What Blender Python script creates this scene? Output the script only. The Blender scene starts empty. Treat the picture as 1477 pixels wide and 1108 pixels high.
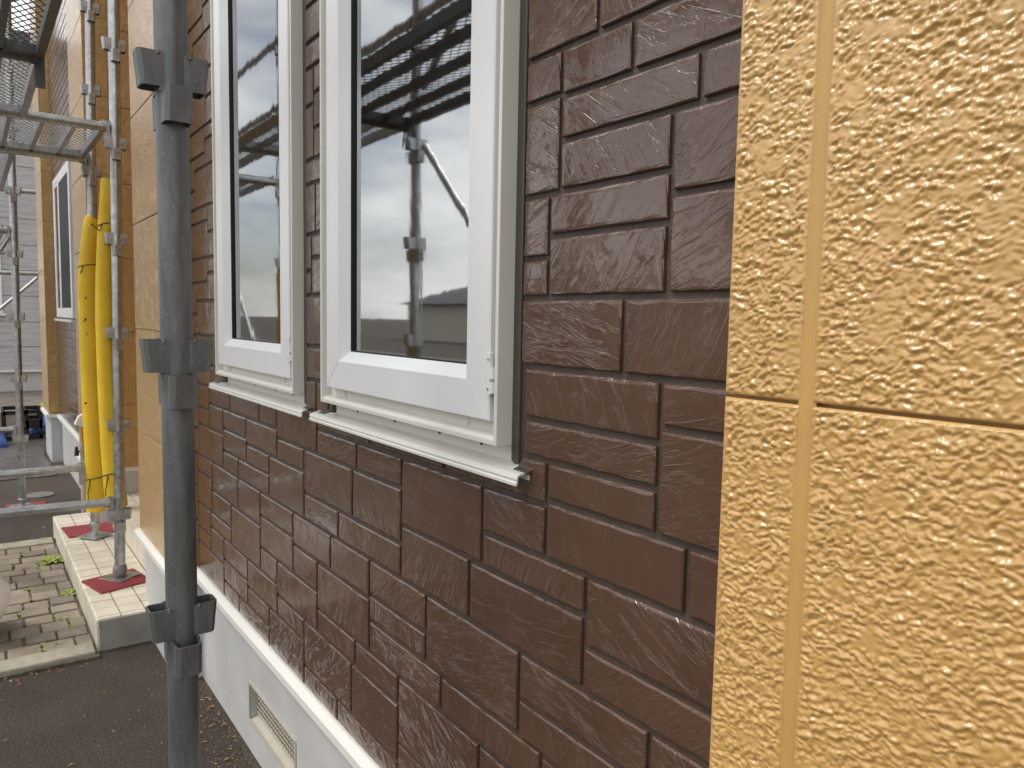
import bpy, math, random
import numpy as np
from mathutils import Vector, Matrix
random.seed(7)
rng = np.random.default_rng(11)
S = bpy.context.scene
C = S.collection
R = math.radians

# ------------------------------------------------------------------ camera
CAMD, CAMH = 0.6925, 1.45
cam_d = bpy.data.cameras.new('camera')
cam = bpy.data.objects.new('camera', cam_d); C.objects.link(cam)
cam_d.sensor_width = 36.0; cam_d.sensor_fit = 'HORIZONTAL'; cam_d.lens = 26.133
cam_d.clip_start = 0.02; cam_d.clip_end = 2000
vr = Vector((0.59047847, 0.80682025, 0.01939761))
vu = Vector((-0.08032583, 0.03483745, 0.99615968))
vf = Vector((-0.80304604, 0.58976897, -0.08537928))
M3 = Matrix((vr, vu, -vf)).transposed()
cam.matrix_world = Matrix.Translation((0, -CAMD, CAMH)) @ M3.to_4x4()
cam_d.dof.use_dof = True
cam_d.dof.focus_distance = 1.25
cam_d.dof.aperture_fstop = 16.0
S.camera = cam

# ------------------------------------------------------------------ sky, sun, exposure
SUN_EL, SUN_AZ = R(54), R(206)      # azimuth measured from +Y towards +X
W = bpy.data.worlds.new('World'); S.world = W; W.use_nodes = True
wn, wl = W.node_tree.nodes, W.node_tree.links
wn.clear()
wo = wn.new('ShaderNodeOutputWorld'); bg = wn.new('ShaderNodeBackground')
sky = wn.new('ShaderNodeTexSky'); sky.sky_type = 'NISHITA'; sky.sun_disc = False
sky.sun_elevation = SUN_EL; sky.sun_rotation = SUN_AZ; sky.air_density = 1.0; sky.dust_density = 1.5; sky.ozone_density = 1.0
tc = wn.new('ShaderNodeTexCoord'); mp = wn.new('ShaderNodeMapping'); mp.inputs['Scale'].default_value = (1, 1, 2.6); mp.inputs['Location'].default_value = (3.7, 1.9, 0.6)
nz = wn.new('ShaderNodeTexNoise'); nz.inputs['Scale'].default_value = 2.2; nz.inputs['Detail'].default_value = 7; nz.inputs['Roughness'].default_value = 0.55
cr = wn.new('ShaderNodeValToRGB'); cr.color_ramp.elements[0].position = 0.29; cr.color_ramp.elements[1].position = 0.53; cr.color_ramp.elements[1].color = (0.9, 0.9, 0.9, 1)
mx = wn.new('ShaderNodeMix'); mx.data_type = 'RGBA'
wl.new(tc.outputs['Generated'], mp.inputs['Vector']); wl.new(mp.outputs['Vector'], nz.inputs['Vector']); wl.new(nz.outputs['Fac'], cr.inputs['Fac'])
wl.new(cr.outputs['Color'], mx.inputs['Factor']); wl.new(sky.outputs['Color'], mx.inputs[6]); mx.inputs[7].default_value = (16.2, 16.2, 16.0, 1)
wl.new(mx.outputs[2], bg.inputs['Color']); bg.inputs['Strength'].default_value = 0.12
wl.new(bg.outputs[0], wo.inputs['Surface'])
sd = bpy.data.lights.new('sun', 'SUN'); sd.energy = 2.3; sd.angle = R(16); sd.color = (1.0, 0.955, 0.89)
sun = bpy.data.objects.new('sun', sd); C.objects.link(sun)
sdir = Vector((math.sin(SUN_AZ) * math.cos(SUN_EL), math.cos(SUN_AZ) * math.cos(SUN_EL), math.sin(SUN_EL)))
sun.rotation_euler = sdir.to_track_quat('Z', 'Y').to_euler(); sun.location = (0, -6, 8)
S.view_settings.view_transform = 'Standard'; S.view_settings.look = 'None'
S.view_settings.exposure = -0.2; S.view_settings.gamma = 1.0; S.view_settings.use_curve_mapping = False
S.cycles.use_denoising = True
S.cycles.max_bounces = 8; S.cycles.glossy_bounces = 4; S.cycles.transparent_max_bounces = 12
S.cycles.sample_clamp_indirect = 6.0

# ------------------------------------------------------------------ materials
MATS = {}
def new_mat(name):
    m = bpy.data.materials.new(name); m.use_nodes = True; MATS[name] = m
    n, l = m.node_tree.nodes, m.node_tree.links
    return m, n, l, n['Principled BSDF']
def tex_coord(n, l, scale=(1, 1, 1), rnd_axis=None):
    t = n.new('ShaderNodeTexCoord'); out = t.outputs['Object']
    if rnd_axis is not None:
        oi = n.new('ShaderNodeObjectInfo'); mu = n.new('ShaderNodeMath'); mu.operation = 'MULTIPLY'; mu.inputs[1].default_value = 37.0
        l.new(oi.outputs['Random'], mu.inputs[0])
        ad = n.new('ShaderNodeVectorMath'); ad.operation = 'ADD'; l.new(out, ad.inputs[0]); l.new(mu.outputs[0], ad.inputs[1])
        vrn = n.new('ShaderNodeVectorRotate'); vrn.rotation_type = 'AXIS_ANGLE'; vrn.inputs['Axis'].default_value = rnd_axis
        mu2 = n.new('ShaderNodeMath'); mu2.operation = 'MULTIPLY'; mu2.inputs[1].default_value = 61.0; l.new(oi.outputs['Random'], mu2.inputs[0])
        l.new(ad.outputs[0], vrn.inputs['Vector']); l.new(mu2.outputs[0], vrn.inputs['Angle']); out = vrn.outputs[0]
    m = n.new('ShaderNodeMapping'); m.inputs['Scale'].default_value = scale; l.new(out, m.inputs['Vector'])
    return m.outputs[0]
def noise(n, l, vec, scale, detail=4, rough=0.55, dist=0.0):
    x = n.new('ShaderNodeTexNoise'); x.inputs['Scale'].default_value = scale; x.inputs['Detail'].default_value = detail
    x.inputs['Roughness'].default_value = rough; x.inputs['Distortion'].default_value = dist
    l.new(vec, x.inputs['Vector']); return x.outputs['Fac']
def ramp(n, l, fac, stops):
    r = n.new('ShaderNodeValToRGB'); e = r.color_ramp.elements
    e[0].position, e[0].color = stops[0][0], (*stops[0][1], 1); e[1].position, e[1].color = stops[-1][0], (*stops[-1][1], 1)
    for p, c in stops[1:-1]:
        q = e.new(p); q.color = (*c, 1)
    l.new(fac, r.inputs['Fac']); return r.outputs['Color']
def fmath(n, l, op, a, b):
    m = n.new('ShaderNodeMath'); m.operation = op
    for i, v in ((0, a), (1, b)):
        if isinstance(v, (int, float)): m.inputs[i].default_value = v
        else: l.new(v, m.inputs[i])
    return m.outputs[0]
def bump(n, l, b, h, strength, dist, prev=None):
    x = n.new('ShaderNodeBump'); x.inputs['Strength'].default_value = strength; x.inputs['Distance'].default_value = dist
    l.new(h, x.inputs['Height'])
    if prev is not None: l.new(prev, x.inputs['Normal'])
    l.new(x.outputs[0], b.inputs['Normal']); return x.outputs[0]
def g3(v): return (v, v, v)
def simple(name, col, rough=0.5, metal=0.0, var=0.12, vscale=8.0, bscale=None, bstr=0.2, bdist=0.002, spec=0.5, rvar=0.0, detail=5, rnd=0.0):
    m, n, l, b = new_mat(name)
    v = tex_coord(n, l)
    f = noise(n, l, v, vscale, detail, 0.6)
    lo = tuple(c * (1 - var) for c in col); hi = tuple(min(1, c * (1 + var)) for c in col)
    colr = ramp(n, l, f, [(0.3, lo), (0.7, hi)])
    if rnd:
        oi = n.new('ShaderNodeObjectInfo'); mr = n.new('ShaderNodeMapRange'); mr.inputs['To Min'].default_value = 1 - rnd; mr.inputs['To Max'].default_value = 1 + rnd; l.new(oi.outputs['Random'], mr.inputs['Value'])
        mm = n.new('ShaderNodeMix'); mm.data_type = 'RGBA'; mm.blend_type = 'MULTIPLY'; mm.inputs['Factor'].default_value = 1.0; l.new(colr, mm.inputs[6]); l.new(mr.outputs[0], mm.inputs[7]); colr = mm.outputs[2]
    l.new(colr, b.inputs['Base Color'])
    b.inputs['Roughness'].default_value = rough; b.inputs['Metallic'].default_value = metal; b.inputs['Specular IOR Level'].default_value = spec
    if rvar:
        l.new(ramp(n, l, noise(n, l, v, vscale * 2.3, 4), [(0.3, g3(max(0.05, rough - rvar))), (0.7, g3(min(1, rough + rvar)))]), b.inputs['Roughness'])
    if bscale: bump(n, l, b, noise(n, l, v, bscale, 5, 0.6), bstr, bdist)
    return m

# glossy brown slate-pattern siding paint
m, n, l, b = new_mat('brown_paint')
v = tex_coord(n, l, (1, 1, 1), (0, 1, 0))
mpx = n.new('ShaderNodeMapping'); mpx.inputs['Scale'].default_value = (15, 15, 60); l.new(v, mpx.inputs['Vector'])
h1 = noise(n, l, mpx.outputs[0], 1.0, 4, 0.55, 1.6)
msk = ramp(n, l, noise(n, l, v, 13, 3, 0.5), [(0.40, g3(0.10)), (0.62, g3(1.0))])
mpy = n.new('ShaderNodeMapping'); mpy.inputs['Scale'].default_value = (9, 9, 26); l.new(v, mpy.inputs['Vector'])
h2 = noise(n, l, mpy.outputs[0], 1.2, 6, 0.62, 1.4)
h2s = ramp(n, l, h2, [(0.34, g3(0)), (0.40, g3(0.45)), (0.435, g3(0.55)), (0.455, g3(0.85)), (0.60, g3(0.88)), (0.615, g3(1.0))])
h3 = noise(n, l, v, 420, 3, 0.6)
mpl = n.new('ShaderNodeMapping'); mpl.inputs['Scale'].default_value = (9, 9, 120); l.new(v, mpl.inputs['Vector'])
h4 = ramp(n, l, noise(n, l, mpl.outputs[0], 1.0, 2, 0.5, 0.6), [(0.61, g3(0)), (0.66, g3(0.20))])
hs = fmath(n, l, 'ADD', fmath(n, l, 'MULTIPLY', fmath(n, l, 'MULTIPLY', h1, msk), 0.75), fmath(n, l, 'MULTIPLY', h2s, 0.42))
hs = fmath(n, l, 'ADD', hs, h4)
# some faces are rougher than others
oi = n.new('ShaderNodeObjectInfo')
amp = n.new('ShaderNodeMapRange'); amp.inputs['To Min'].default_value = 0.14; amp.inputs['To Max'].default_value = 1.0
rr_ = fmath(n, l, 'FRACT', fmath(n, l, 'MULTIPLY', oi.outputs['Random'], 7.31), 0.0)
l.new(rr_, amp.inputs['Value'])
hs = fmath(n, l, 'MULTIPLY', hs, amp.outputs[0])
p0 = bump(n, l, b, hs, 0.64, 0.0048)
bump(n, l, b, h3, 0.10, 0.0006, p0)
l.new(ramp(n, l, noise(n, l, v, 7, 4), [(0.3, (0.086, 0.043, 0.026)), (0.7, (0.108, 0.057, 0.036))]), b.inputs['Base Color'])
l.new(ramp(n, l, noise(n, l, v, 35, 4), [(0.3, g3(0.30)), (0.7, g3(0.45))]), b.inputs['Roughness'])
b.inputs['Specular IOR Level'].default_value = 0.12
b.inputs['Coat Weight'].default_value = 1.0; b.inputs['Coat Roughness'].default_value = 0.075; b.inputs['Coat IOR'].default_value = 1.62
l.new(p0, b.inputs['Coat Normal'])

# joint between the slate faces, same paint, sandy
m, n, l, b = new_mat('joint_paint')
v = tex_coord(n, l)
l.new(ramp(n, l, noise(n, l, v, 30, 4), [(0.3, (0.056, 0.038, 0.027)), (0.7, (0.086, 0.060, 0.043))]), b.inputs['Base Color'])
b.inputs['Roughness'].default_value = 0.40
bump(n, l, b, noise(n, l, v, 330, 3, 0.7), 0.9, 0.002)

# tan stucco siding, relief in the shader for the far pillars
def tan(name, use_bump):
    m, n, l, b = new_mat(name)
    v = tex_coord(n, l)
    l.new(ramp(n, l, noise(n, l, v, 5, 4), [(0.3, (0.515, 0.300, 0.096)), (0.7, (0.565, 0.334, 0.111))]), b.inputs['Base Color'])
    b.inputs['Roughness'].default_value = 0.34; b.inputs['Coat Weight'].default_value = 0.8; b.inputs['Coat Roughness'].default_value = 0.18
    if use_bump:
        mpz = n.new('ShaderNodeMapping'); mpz.inputs['Scale'].default_value = (1, 1, 1.5); l.new(v, mpz.inputs['Vector'])
        a = noise(n, l, mpz.outputs[0], 120, 3, 0.55, 0.8)
        c = ramp(n, l, noise(n, l, v, 16, 3), [(0.36, g3(0.3)), (0.54, g3(1))])
        nb_ = bump(n, l, b, fmath(n, l, 'MULTIPLY', a, c), 1.0, 0.009); l.new(nb_, b.inputs['Coat Normal'])
    else:
        bump(n, l, b, noise(n, l, v, 420, 3, 0.6), 0.12, 0.0008)
    return m
tan('tan_stucco', True); tan('tan_relief', False)
simple('tan_sealant', (0.515, 0.303, 0.098), 0.42, var=0.05, vscale=20, bscale=45, bstr=0.15, bdist=0.001)
simple('frame_white', (0.775, 0.78, 0.785), 0.28, var=0.015, vscale=3)
simple('frame_ivory', (0.70, 0.685, 0.625), 0.36, var=0.015, vscale=3)
simple('trim_ivory', (0.74, 0.73, 0.68), 0.34, var=0.015, vscale=3)
simple('sill_ivory', (0.68, 0.67, 0.62), 0.25, var=0.02, vscale=4)  # darkened ivory: the frame's dark reflection on the sill is put into the colour
simple('rubber_black', (0.008, 0.008, 0.009), 0.55, var=0.2)
simple('sealant_brown', (0.066, 0.057, 0.044), 0.40, var=0.12, vscale=30, bscale=70, bstr=0.3, bdist=0.0015)
simple('foundation_grey', (0.50, 0.495, 0.485), 0.55, var=0.10, vscale=5, bscale=160, bstr=0.25, bdist=0.001)
simple('interior_paint', (0.40, 0.37, 0.29), 0.8, var=0.06)
simple('curtain_cloth', (0.62, 0.58, 0.42), 0.85, var=0.08, bscale=60)
simple('dark_room', (0.02, 0.02, 0.022), 0.8)
simple('tile_cream', (0.66, 0.61, 0.50), 0.42, rnd=0.06, var=0.08, vscale=9, bscale=140, bstr=0.12, bdist=0.0008, rvar=0.1)
simple('grout_grey', (0.20, 0.175, 0.14), 0.85, var=0.2, vscale=20)
simple('render_cement', (0.25, 0.235, 0.205), 0.8, var=0.28, vscale=7, bscale=90, bstr=0.4, bdist=0.002)
simple('kerb_concrete', (0.33, 0.30, 0.24), 0.85, var=0.25, vscale=12, bscale=120, bstr=0.5, bdist=0.003)
simple('paver_brown', (0.225, 0.19, 0.15), 0.88, rnd=0.25, var=0.30, vscale=7, bscale=130, bstr=0.5, bdist=0.003)
simple('soil', (0.105, 0.092, 0.058), 0.95, var=0.5, vscale=30, bscale=150, bstr=0.8, bdist=0.006)
simple('soil_pale', (0.16, 0.135, 0.115), 0.9, var=0.35, vscale=2.5, bscale=40, bstr=0.6, bdist=0.02)
simple('galvanised', (0.44, 0.455, 0.46), 0.36, 0.9, var=0.22, vscale=22, bscale=120, bstr=0.08, bdist=0.001, rvar=0.14)
simple('rubber_mat', (0.235, 0.026, 0.038), 0.62, var=0.18, vscale=25, bscale=90, bstr=0.3, bdist=0.002)
simple('foam_yellow', (0.74, 0.475, 0.018), 0.62, var=0.10, vscale=9, bscale=45, bstr=0.2, bdist=0.002)
simple('foam_dark', (0.60, 0.36, 0.015), 0.7, var=0.1)
simple('tie_black', (0.010, 0.010, 0.010), 0.5)
simple('plastic_black', (0.010, 0.010, 0.011), 0.5, var=0.3)
simple('plastic_blue', (0.030, 0.085, 0.33), 0.42, var=0.35, vscale=14, bscale=30, bstr=0.5, bdist=0.01)
simple('plastic_sheet', (0.10, 0.092, 0.088), 0.32, var=0.3, vscale=9, bscale=11, bstr=0.9, bdist=0.03)
simple('bag_white', (0.86, 0.85, 0.86), 0.45, var=0.05, vscale=8, bscale=22, bstr=0.4, bdist=0.008)
simple('leaf_green', (0.25, 0.325, 0.045), 0.5, var=0.35, vscale=40)
simple('leaf_dry', (0.30, 0.18, 0.09), 0.8, var=0.4, vscale=60)
simple('pebble', (0.30, 0.28, 0.25), 0.8, var=0.5, vscale=200)
simple('pipe_beige', (0.46, 0.42, 0.34), 0.5, var=0.06)
simple('roof_dark', (0.05, 0.05, 0.055), 0.6, var=0.2)
simple('wall_cream', (0.42, 0.39, 0.33), 0.8, var=0.08)
simple('lid_iron', (0.20, 0.19, 0.18), 0.6, 0.3, var=0.2, bscale=60, bstr=0.5, bdist=0.004)
simple('steel_bright', (0.62, 0.63, 0.64), 0.3, 1.0, var=0.1)

# weathered dark steel of the near scaffold post: paint specks and scratches
m, n, l, b = new_mat('dark_steel')
v = tex_coord(n, l)
mpq = n.new('ShaderNodeMapping'); mpq.inputs['Scale'].default_value = (46, 46, 9); l.new(v, mpq.inputs['Vector'])
base = ramp(n, l, noise(n, l, mpq.outputs[0], 1.0, 7, 0.68), [(0.28, (0.095, 0.100, 0.101)), (0.5, (0.140, 0.147, 0.149)), (0.74, (0.205, 0.212, 0.212))])
spk = ramp(n, l, noise(n, l, v, 330, 1, 0.4), [(0.735, g3(0)), (0.765, g3(1))])
mpk = n.new('ShaderNodeMapping'); mpk.inputs['Scale'].default_value = (420, 420, 40); l.new(v, mpk.inputs['Vector'])
scr = ramp(n, l, noise(n, l, mpk.outputs[0], 1.0, 2, 0.5), [(0.74, g3(0)), (0.80, g3(0.55))])
mxa = n.new('ShaderNodeMix'); mxa.data_type = 'RGBA'; l.new(fmath(n, l, 'MAXIMUM', spk, scr), mxa.inputs['Factor']); l.new(base, mxa.inputs[6]); mxa.inputs[7].default_value = (0.42, 0.43, 0.43, 1)
l.new(mxa.outputs[2], b.inputs['Base Color']); b.inputs['Metallic'].default_value = 0.45; b.inputs['Roughness'].default_value = 0.48
bump(n, l, b, noise(n, l, v, 70, 5, 0.6), 0.2, 0.0015)

# asphalt
m, n, l, b = new_mat('asphalt')
v = tex_coord(n, l)
base = ramp(n, l, noise(n, l, v, 1.6, 6, 0.65), [(0.3, (0.040, 0.029, 0.021)), (0.7, (0.082, 0.062, 0.046))])
ag = ramp(n, l, noise(n, l, v, 130, 4, 0.75), [(0.38, g3(0.42)), (0.56, g3(1.2)), (0.70, g3(2.4))])
mu = n.new('ShaderNodeMix'); mu.data_type = 'RGBA'; mu.blend_type = 'MULTIPLY'; mu.inputs['Factor'].default_value = 1; l.new(base, mu.inputs[6]); l.new(ag, mu.inputs[7])
l.new(mu.outputs[2], b.inputs['Base Color']); b.inputs['Roughness'].default_value = 0.88
bump(n, l, b, noise(n, l, v, 140, 4, 0.75), 1.0, 0.007)

# grey lap siding of the neighbour
m, n, l, b = new_mat('grey_siding')
v = tex_coord(n, l)
l.new(ramp(n, l, noise(n, l, v, 2, 4), [(0.3, (0.40, 0.40, 0.41)), (0.7, (0.47, 0.47, 0.475))]), b.inputs['Base Color']); b.inputs['Roughness'].default_value = 0.6
mps = n.new('ShaderNodeMapping'); mps.inputs['Scale'].default_value = (1, 2.2, 16); l.new(v, mps.inputs['Vector'])
bump(n, l, b, noise(n, l, mps.outputs[0], 1.2, 4, 0.6), 0.9, 0.03)

# window glass: two coated panes, so stronger than a single Fresnel surface
m, n, l, b = new_mat('window_glass')
n.remove(b)
out = n['Material Output']
fr = n.new('ShaderNodeFresnel'); fr.inputs['IOR'].default_value = 5.6
gl = n.new('ShaderNodeBsdfGlossy'); gl.inputs['Roughness'].default_value = 0.032; gl.inputs['Color'].default_value = (0.98, 1.0, 1.0, 1)
tr = n.new('ShaderNodeBsdfTransparent'); tr.inputs['Color'].default_value = (0.84, 0.86, 0.80, 1)
ms = n.new('ShaderNodeMixShader'); l.new(fr.outputs[0], ms.inputs[0]); l.new(tr.outputs[0], ms.inputs[1]); l.new(gl.outputs[0], ms.inputs[2]); l.new(ms.outputs[0], out.inputs['Surface'])
v = tex_coord(n, l, (1, 1, 0.35))
bp = n.new('ShaderNodeBump'); bp.inputs['Strength'].default_value = 0.026; bp.inputs['Distance'].default_value = 0.01
l.new(noise(n, l, v, 7, 3, 0.5, 0.6), bp.inputs['Height']); l.new(bp.outputs[0], gl.inputs['Normal'])

# ------------------------------------------------------------------ mesh helpers
def wloc(o):
    p = Vector((0, 0, 0))
    while o is not None:
        p += o.location; o = o.parent
    return p
class MB:
    def __init__(s): s.v = []; s.f = []; s.sm = []
    def add(s, vs, fs, smooth=False):
        o = len(s.v); s.v += [tuple(q) for q in vs]; s.f += [tuple(i + o for i in f) for f in fs]; s.sm += [smooth] * len(fs); return s
    def box(s, x0, x1, y0, y1, z0, z1):
        if x0 > x1: x0, x1 = x1, x0
        if y0 > y1: y0, y1 = y1, y0
        if z0 > z1: z0, z1 = z1, z0
        vs = [(x, y, z) for z in (z0, z1) for y in (y0, y1) for x in (x0, x1)]
        return s.add(vs, [(0, 2, 3, 1), (4, 5, 7, 6), (0, 1, 5, 4), (2, 6, 7, 3), (0, 4, 6, 2), (1, 3, 7, 5)])
    def bar(s, p, q, w, h, up=(0, 0, 1)):
        p, q = Vector(p), Vector(q); d = (q - p).normalized(); up = Vector(up)
        a = d.cross(up)
        if a.length < 1e-4: a = d.cross(Vector((1, 0, 0)))
        a.normalize(); c = a.cross(d).normalized(); a *= w / 2; c *= h / 2
        vs = [p - a - c, p + a - c, p + a + c, p - a + c, q - a - c, q + a - c, q + a + c, q - a + c]
        return s.add(vs, [(0, 1, 2, 3), (7, 6, 5, 4), (0, 4, 5, 1), (1, 5, 6, 2), (2, 6, 7, 3), (3, 7, 4, 0)])
    def tube(s, pts, rad, seg=16, cap=True):
        pts = [Vector(p) for p in pts]; n = len(pts)
        rads = rad if isinstance(rad, (list, tuple)) else [rad] * n
        vs = []; ref = None
        for i, p in enumerate(pts):
            d = (pts[min(i + 1, n - 1)] - pts[max(i - 1, 0)]).normalized()
            if ref is None:
                ref = Vector((1, 0, 0)) if abs(d.x) < 0.9 else Vector((0, 1, 0))
            a = (ref - d * ref.dot(d)).normalized(); ref = a; c = d.cross(a)
            for k in range(seg):
                t = 2 * math.pi * k / seg
                vs.append(p + (a * math.cos(t) + c * math.sin(t)) * rads[i])
        fs = [(i * seg + k, i * seg + (k + 1) % seg, (i + 1) * seg + (k + 1) % seg, (i + 1) * seg + k) for i in range(n - 1) for k in range(seg)]
        s.add(vs, fs, True)
        if cap:
            s.add([vs[k] for k in range(seg)], [tuple(range(seg - 1, -1, -1))])
            s.add([vs[(n - 1) * seg + k] for k in range(seg)], [tuple(range(seg))])
        return s
    def prism(s, prof, x0, x1, axis='X'):
        # profile in the plane across the axis, extruded along it
        k = len(prof)
        if axis == 'X': f = lambda t, q: (t, q[0], q[1])
        elif axis == 'Y': f = lambda t, q: (q[0], t, q[1])
        else: f = lambda t, q: (q[0], q[1], t)
        vs = [f(x0, q) for q in prof] + [f(x1, q) for q in prof]
        fs = [(i, (i + 1) % k, (i + 1) % k + k, i + k) for i in range(k)]
        return s.add(vs, fs + [tuple(range(k - 1, -1, -1)), tuple(range(k, 2 * k))])
    def build(s, name, mat, parent=None, origin=None, kind=None, label=None, bevel=0.0, loc=None):
        off = wloc(parent) if parent is not None else Vector(origin or (0, 0, 0))
        me = bpy.data.meshes.new(name)
        if loc is not None: off = Vector((0, 0, 0))
        me.from_pydata([(a - off.x, b - off.y, c - off.z) for a, b, c in s.v], [], s.f)
        me.polygons.foreach_set('use_smooth', s.sm); me.validate(); me.update()
        import bmesh
        bm = bmesh.new(); bm.from_mesh(me); bmesh.ops.recalc_face_normals(bm, faces=bm.faces[:]); bm.to_mesh(me); bm.free()
        me.materials.append(MATS[mat])
        o = bpy.data.objects.new(name, me); C.objects.link(o)
        if parent is not None: o.parent = parent
        else: o.location = off
        if loc is not None: o.location = Vector(loc) - (wloc(parent) if parent is not None else Vector((0, 0, 0)))
        if kind: o['kind'] = kind
        if label: o['label'] = label
        if bevel:
            bv = o.modifiers.new('bevel', 'BEVEL'); bv.width = bevel; bv.segments = 2; bv.limit_method = 'ANGLE'; bv.angle_limit = R(40)
        return o
def thing(name, label, cat, loc, group=None):
    o = bpy.data.objects.new(name, None); C.objects.link(o); o.location = loc; o.empty_display_size = 0.1
    o['label'] = label; o['category'] = cat
    if group: o['group'] = group
    return o
def tag(o, label, cat, group=None):
    o['label'] = label; o['category'] = cat
    if group: o['group'] = group
    return o

# vectorised gradient noise for the stucco relief
PERM = rng.permutation(4096); GA = rng.uniform(0, 2 * np.pi, 4096)
def gnoise(x, y, seed=0):
    xi = np.floor(x).astype(int); yi = np.floor(y).astype(int); fx = x - xi; fy = y - yi
    u = fx * fx * fx * (fx * (fx * 6 - 15) + 10); w = fy * fy * fy * (fy * (fy * 6 - 15) + 10)
    def g(ix, iy, dx, dy):
        a = GA[PERM[(PERM[(ix + seed * 131) & 4095] + iy) & 4095]]
        return np.cos(a) * dx + np.sin(a) * dy
    a = g(xi, yi, fx, fy); b_ = g(xi + 1, yi, fx - 1, fy); c = g(xi, yi + 1, fx, fy - 1); d = g(xi + 1, yi + 1, fx - 1, fy - 1)
    return (a * (1 - u) + b_ * u) * (1 - w) + (c * (1 - u) + d * u) * w

# ------------------------------------------------------------------ ground
gb = MB()
gb.add([(-900, -900, 0), (900, -900, 0), (900, 900, 0), (-900, 900, 0)], [(0, 1, 2, 3)])
asphalt = gb.build('asphalt_ground', 'asphalt', kind='structure')

# ------------------------------------------------------------------ the house
FY = -0.085                      # face of the tan pillars
ZB, ZT = 0.47, 5.6               # underside and top of the siding
house = thing('house', 'two storey house with brown slate pattern siding, tan pillars and white framed windows', 'house', (-3.0, 0.6, 0.0))
W1 = (-2.575, -1.846); W2 = (-1.663, -0.944); WZ0, WZ1 = 1.252, 2.78
YJ = 0.0062                      # bottom of the joints

# joint backing of the near brown field, with openings for both windows
jb = MB()
SL = 0.019
for x0, x1, z0, z1 in ((-3.03, -0.455, ZB, 1.205), (-3.03, W1[0], 1.205, ZT), (W1[1], W2[0], 1.205, ZT), (W2[1], -0.455, 1.205, ZT), (W1[0], W1[1], WZ1, ZT), (W2[0], W2[1], WZ1, ZT)):
    jb.box(x0, x1, YJ, 0.06, z0, z1)
brown = jb.build('slate_siding', 'joint_paint', house, label='dark brown glossy slate pattern siding between the tan pillars')

def jit(a): return random.uniform(-a, a)
def brick_mesh(mb, x0, x1, z0, z1, dy=0.0, gap=0.0044, rough=1.0, step=0.022):
    x0 += gap; x1 -= gap; z0 += gap; z1 -= gap
    nx = max(1, int(round((x1 - x0) / step))); nzz = max(1, int(round((z1 - z0) / step)))
    per = [(x0 + (x1 - x0) * i / nx, z0, 0, 1) for i in range(nx)] + [(x1, z0 + (z1 - z0) * i / nzz, -1, 0) for i in range(nzz)]
    per += [(x1 - (x1 - x0) * i / nx, z1, 0, -1) for i in range(nx)] + [(x0, z1 - (z1 - z0) * i / nzz, 1, 0) for i in range(nzz)]
    k = len(per); rings = [[], [], [], []]
    cxm, czm = (x0 + x1) / 2, (z0 + z1) / 2
    for i, (x, z, dx, dz) in enumerate(per):
        corner = i in (0, nx, nx + nzz, 2 * nx + nzz)
        ddx = (1 if x < cxm else -1) if corner else dx; ddz = (1 if z < czm else -1) if corner else dz
        j = jit(0.0011) * rough
        rings[0].append((x, YJ + 0.001, z))
        for r_, (ins, yy, jy) in enumerate(((0.0002, 0.0020, 0.0003), (0.0026, 0.0002, 0.00015), (0.0052, 0.0, 0.0002))):
            if r_ == 1: ins, yy = (0.0036, 0.0002) if dz < 0 else (0.0020, 0.0002)
            ii = max(0.0002, ins + j * (0.6 + 0.5 * r_))
            rings[r_ + 1].append((x + ddx * ii, yy + dy + jit(jy) * rough, z + ddz * ii))
    vs = rings[0] + rings[1] + rings[2] + rings[3]; fs = []
    for r_ in range(3):
        fs += [(r_ * k + i, r_ * k + (i + 1) % k, (r_ + 1) * k + (i + 1) % k, (r_ + 1) * k + i) for i in range(k)]
    fs.append(tuple(3 * k + i for i in range(k)))
    mb.add(vs, fs)
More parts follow.
